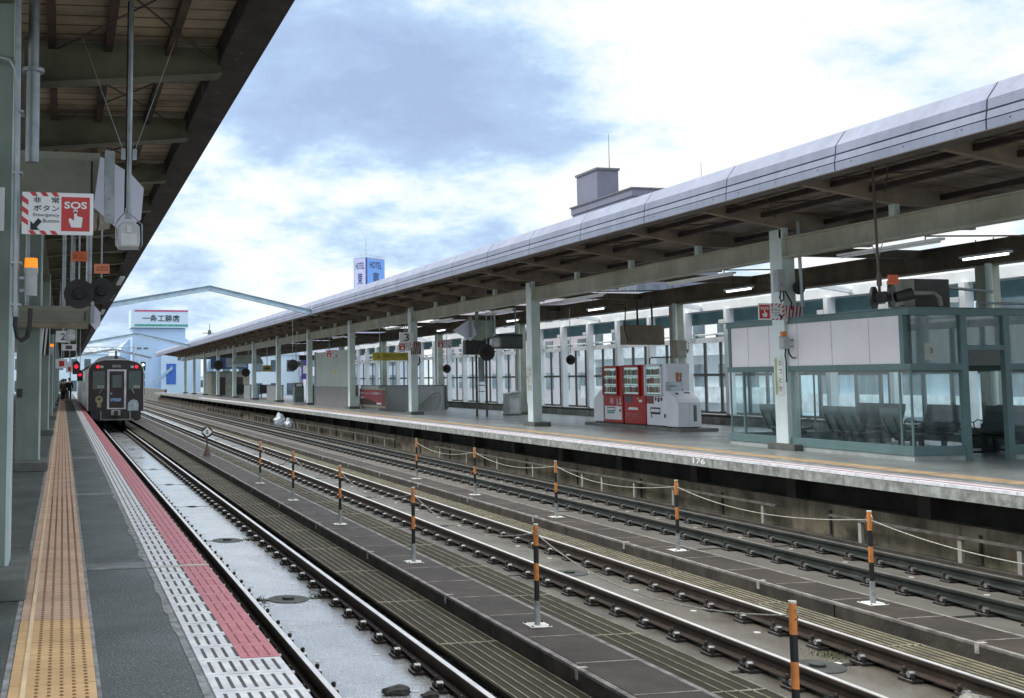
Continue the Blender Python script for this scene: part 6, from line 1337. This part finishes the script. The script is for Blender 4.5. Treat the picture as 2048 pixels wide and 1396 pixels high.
MB(o).prism([(15.5, 1.5), (19, 4.2), (19, 3.6), (15.5, 0.9)], 'y', 198.3, 198.45).build('stair', M('shop_stair', (0.35, 0.5, 0.65), 0.6), t)
# rooftop antenna
t = T('antenna_mast', 'small dark radio mast with side arms beyond the right canopy end', 'mast', (27, 230, 8)); o = t.location
MB(o).cyl((29.6, 230, -7), (29.6, 230, 13.3), 0.12, 0.06).build('mast', mull, t); MB(o).cyl((29.6, 230, 10), (29.6, 230, 12), 0.35).build('drum', mull, t); MB(o).cyl((28.2, 230, 11.4), (31, 230, 11.4), 0.08).build('arm', mull, t)
# truss gantry beyond the train, and track signals
t = T('overhead_gantry', 'thin lattice gantry beyond the train', 'gantry', (4, 150, -1)); o = t.location
mb = MB(o); y = 152
mb.cyl((1.5, y, 6.1), (9.2, y, 6.1), 0.06).cyl((1.5, y, 5.4), (9.2, y, 5.4), 0.05)
for k in range(7): mb.cyl((1.5+k*1.1, y, 5.4), (2.05+k*1.1, y, 6.1), 0.03); mb.cyl((2.05+k*1.1, y, 6.1), (2.6+k*1.1, y, 5.4), 0.03)
mb.build('truss', M('gantry_grey', (0.40, 0.46, 0.52), 0.5), t); MB(o).cyl((9.3, y, -1), (9.3, y, 6.3), 0.12).cyl((1.0, y, -1), (1.0, y, 6.3), 0.12).build('mast', MATS['gantry_grey'], t)
t = T('railway_signal', 'white-lit trackside signal with stacked boxes right of the train', 'signal', (9.2, 118, -1)); o = t.location
MB(o).cyl((8.2, 118, -1.1), (8.2, 118, 3.6), 0.07).build('mast', steel, t); MB(o).box(7.95, 8.45, 117.8, 117.95, 2.6, 3.5).build('casing', dark, t); MB(o).cyl((8.2, 117.8, 3.2), (8.2, 117.75, 3.2), 0.13).build('lens', lamp_mat('white_lamp', (0.8, 1, 0.9), 1.5), t)
for z in (0.1, 0.9, 1.7): MB(o).box(7.95, 8.4, 117.8, 118, z, z+0.6).build('indicator_box', dark, t)
# parapets of the viaduct beyond the platforms
S(MB().box(13.5, 13.8, 152, 400, -1.5, 0.4).box(-2, -1.7, 152, 400, -1.5, 0.4).build('parapet', concrete))
# low city skyline
rnd = random.Random(11)
for i in range(14):
    x = 30+i*16+rnd.uniform(-4, 4); y = 300+rnd.uniform(0, 80); w = rnd.uniform(9, 15); h = rnd.uniform(0.5, 5.5)
    facade('city_building', 'small pale city building in the distant skyline', x, x+w, y, y+14, h, (bw, bp, bb, M('building_lilac', (0.4, .4, .5)))[i % 4], 2, 0, 3, grp='distant skyline buildings')
print('objects', len(bpy.data.objects))
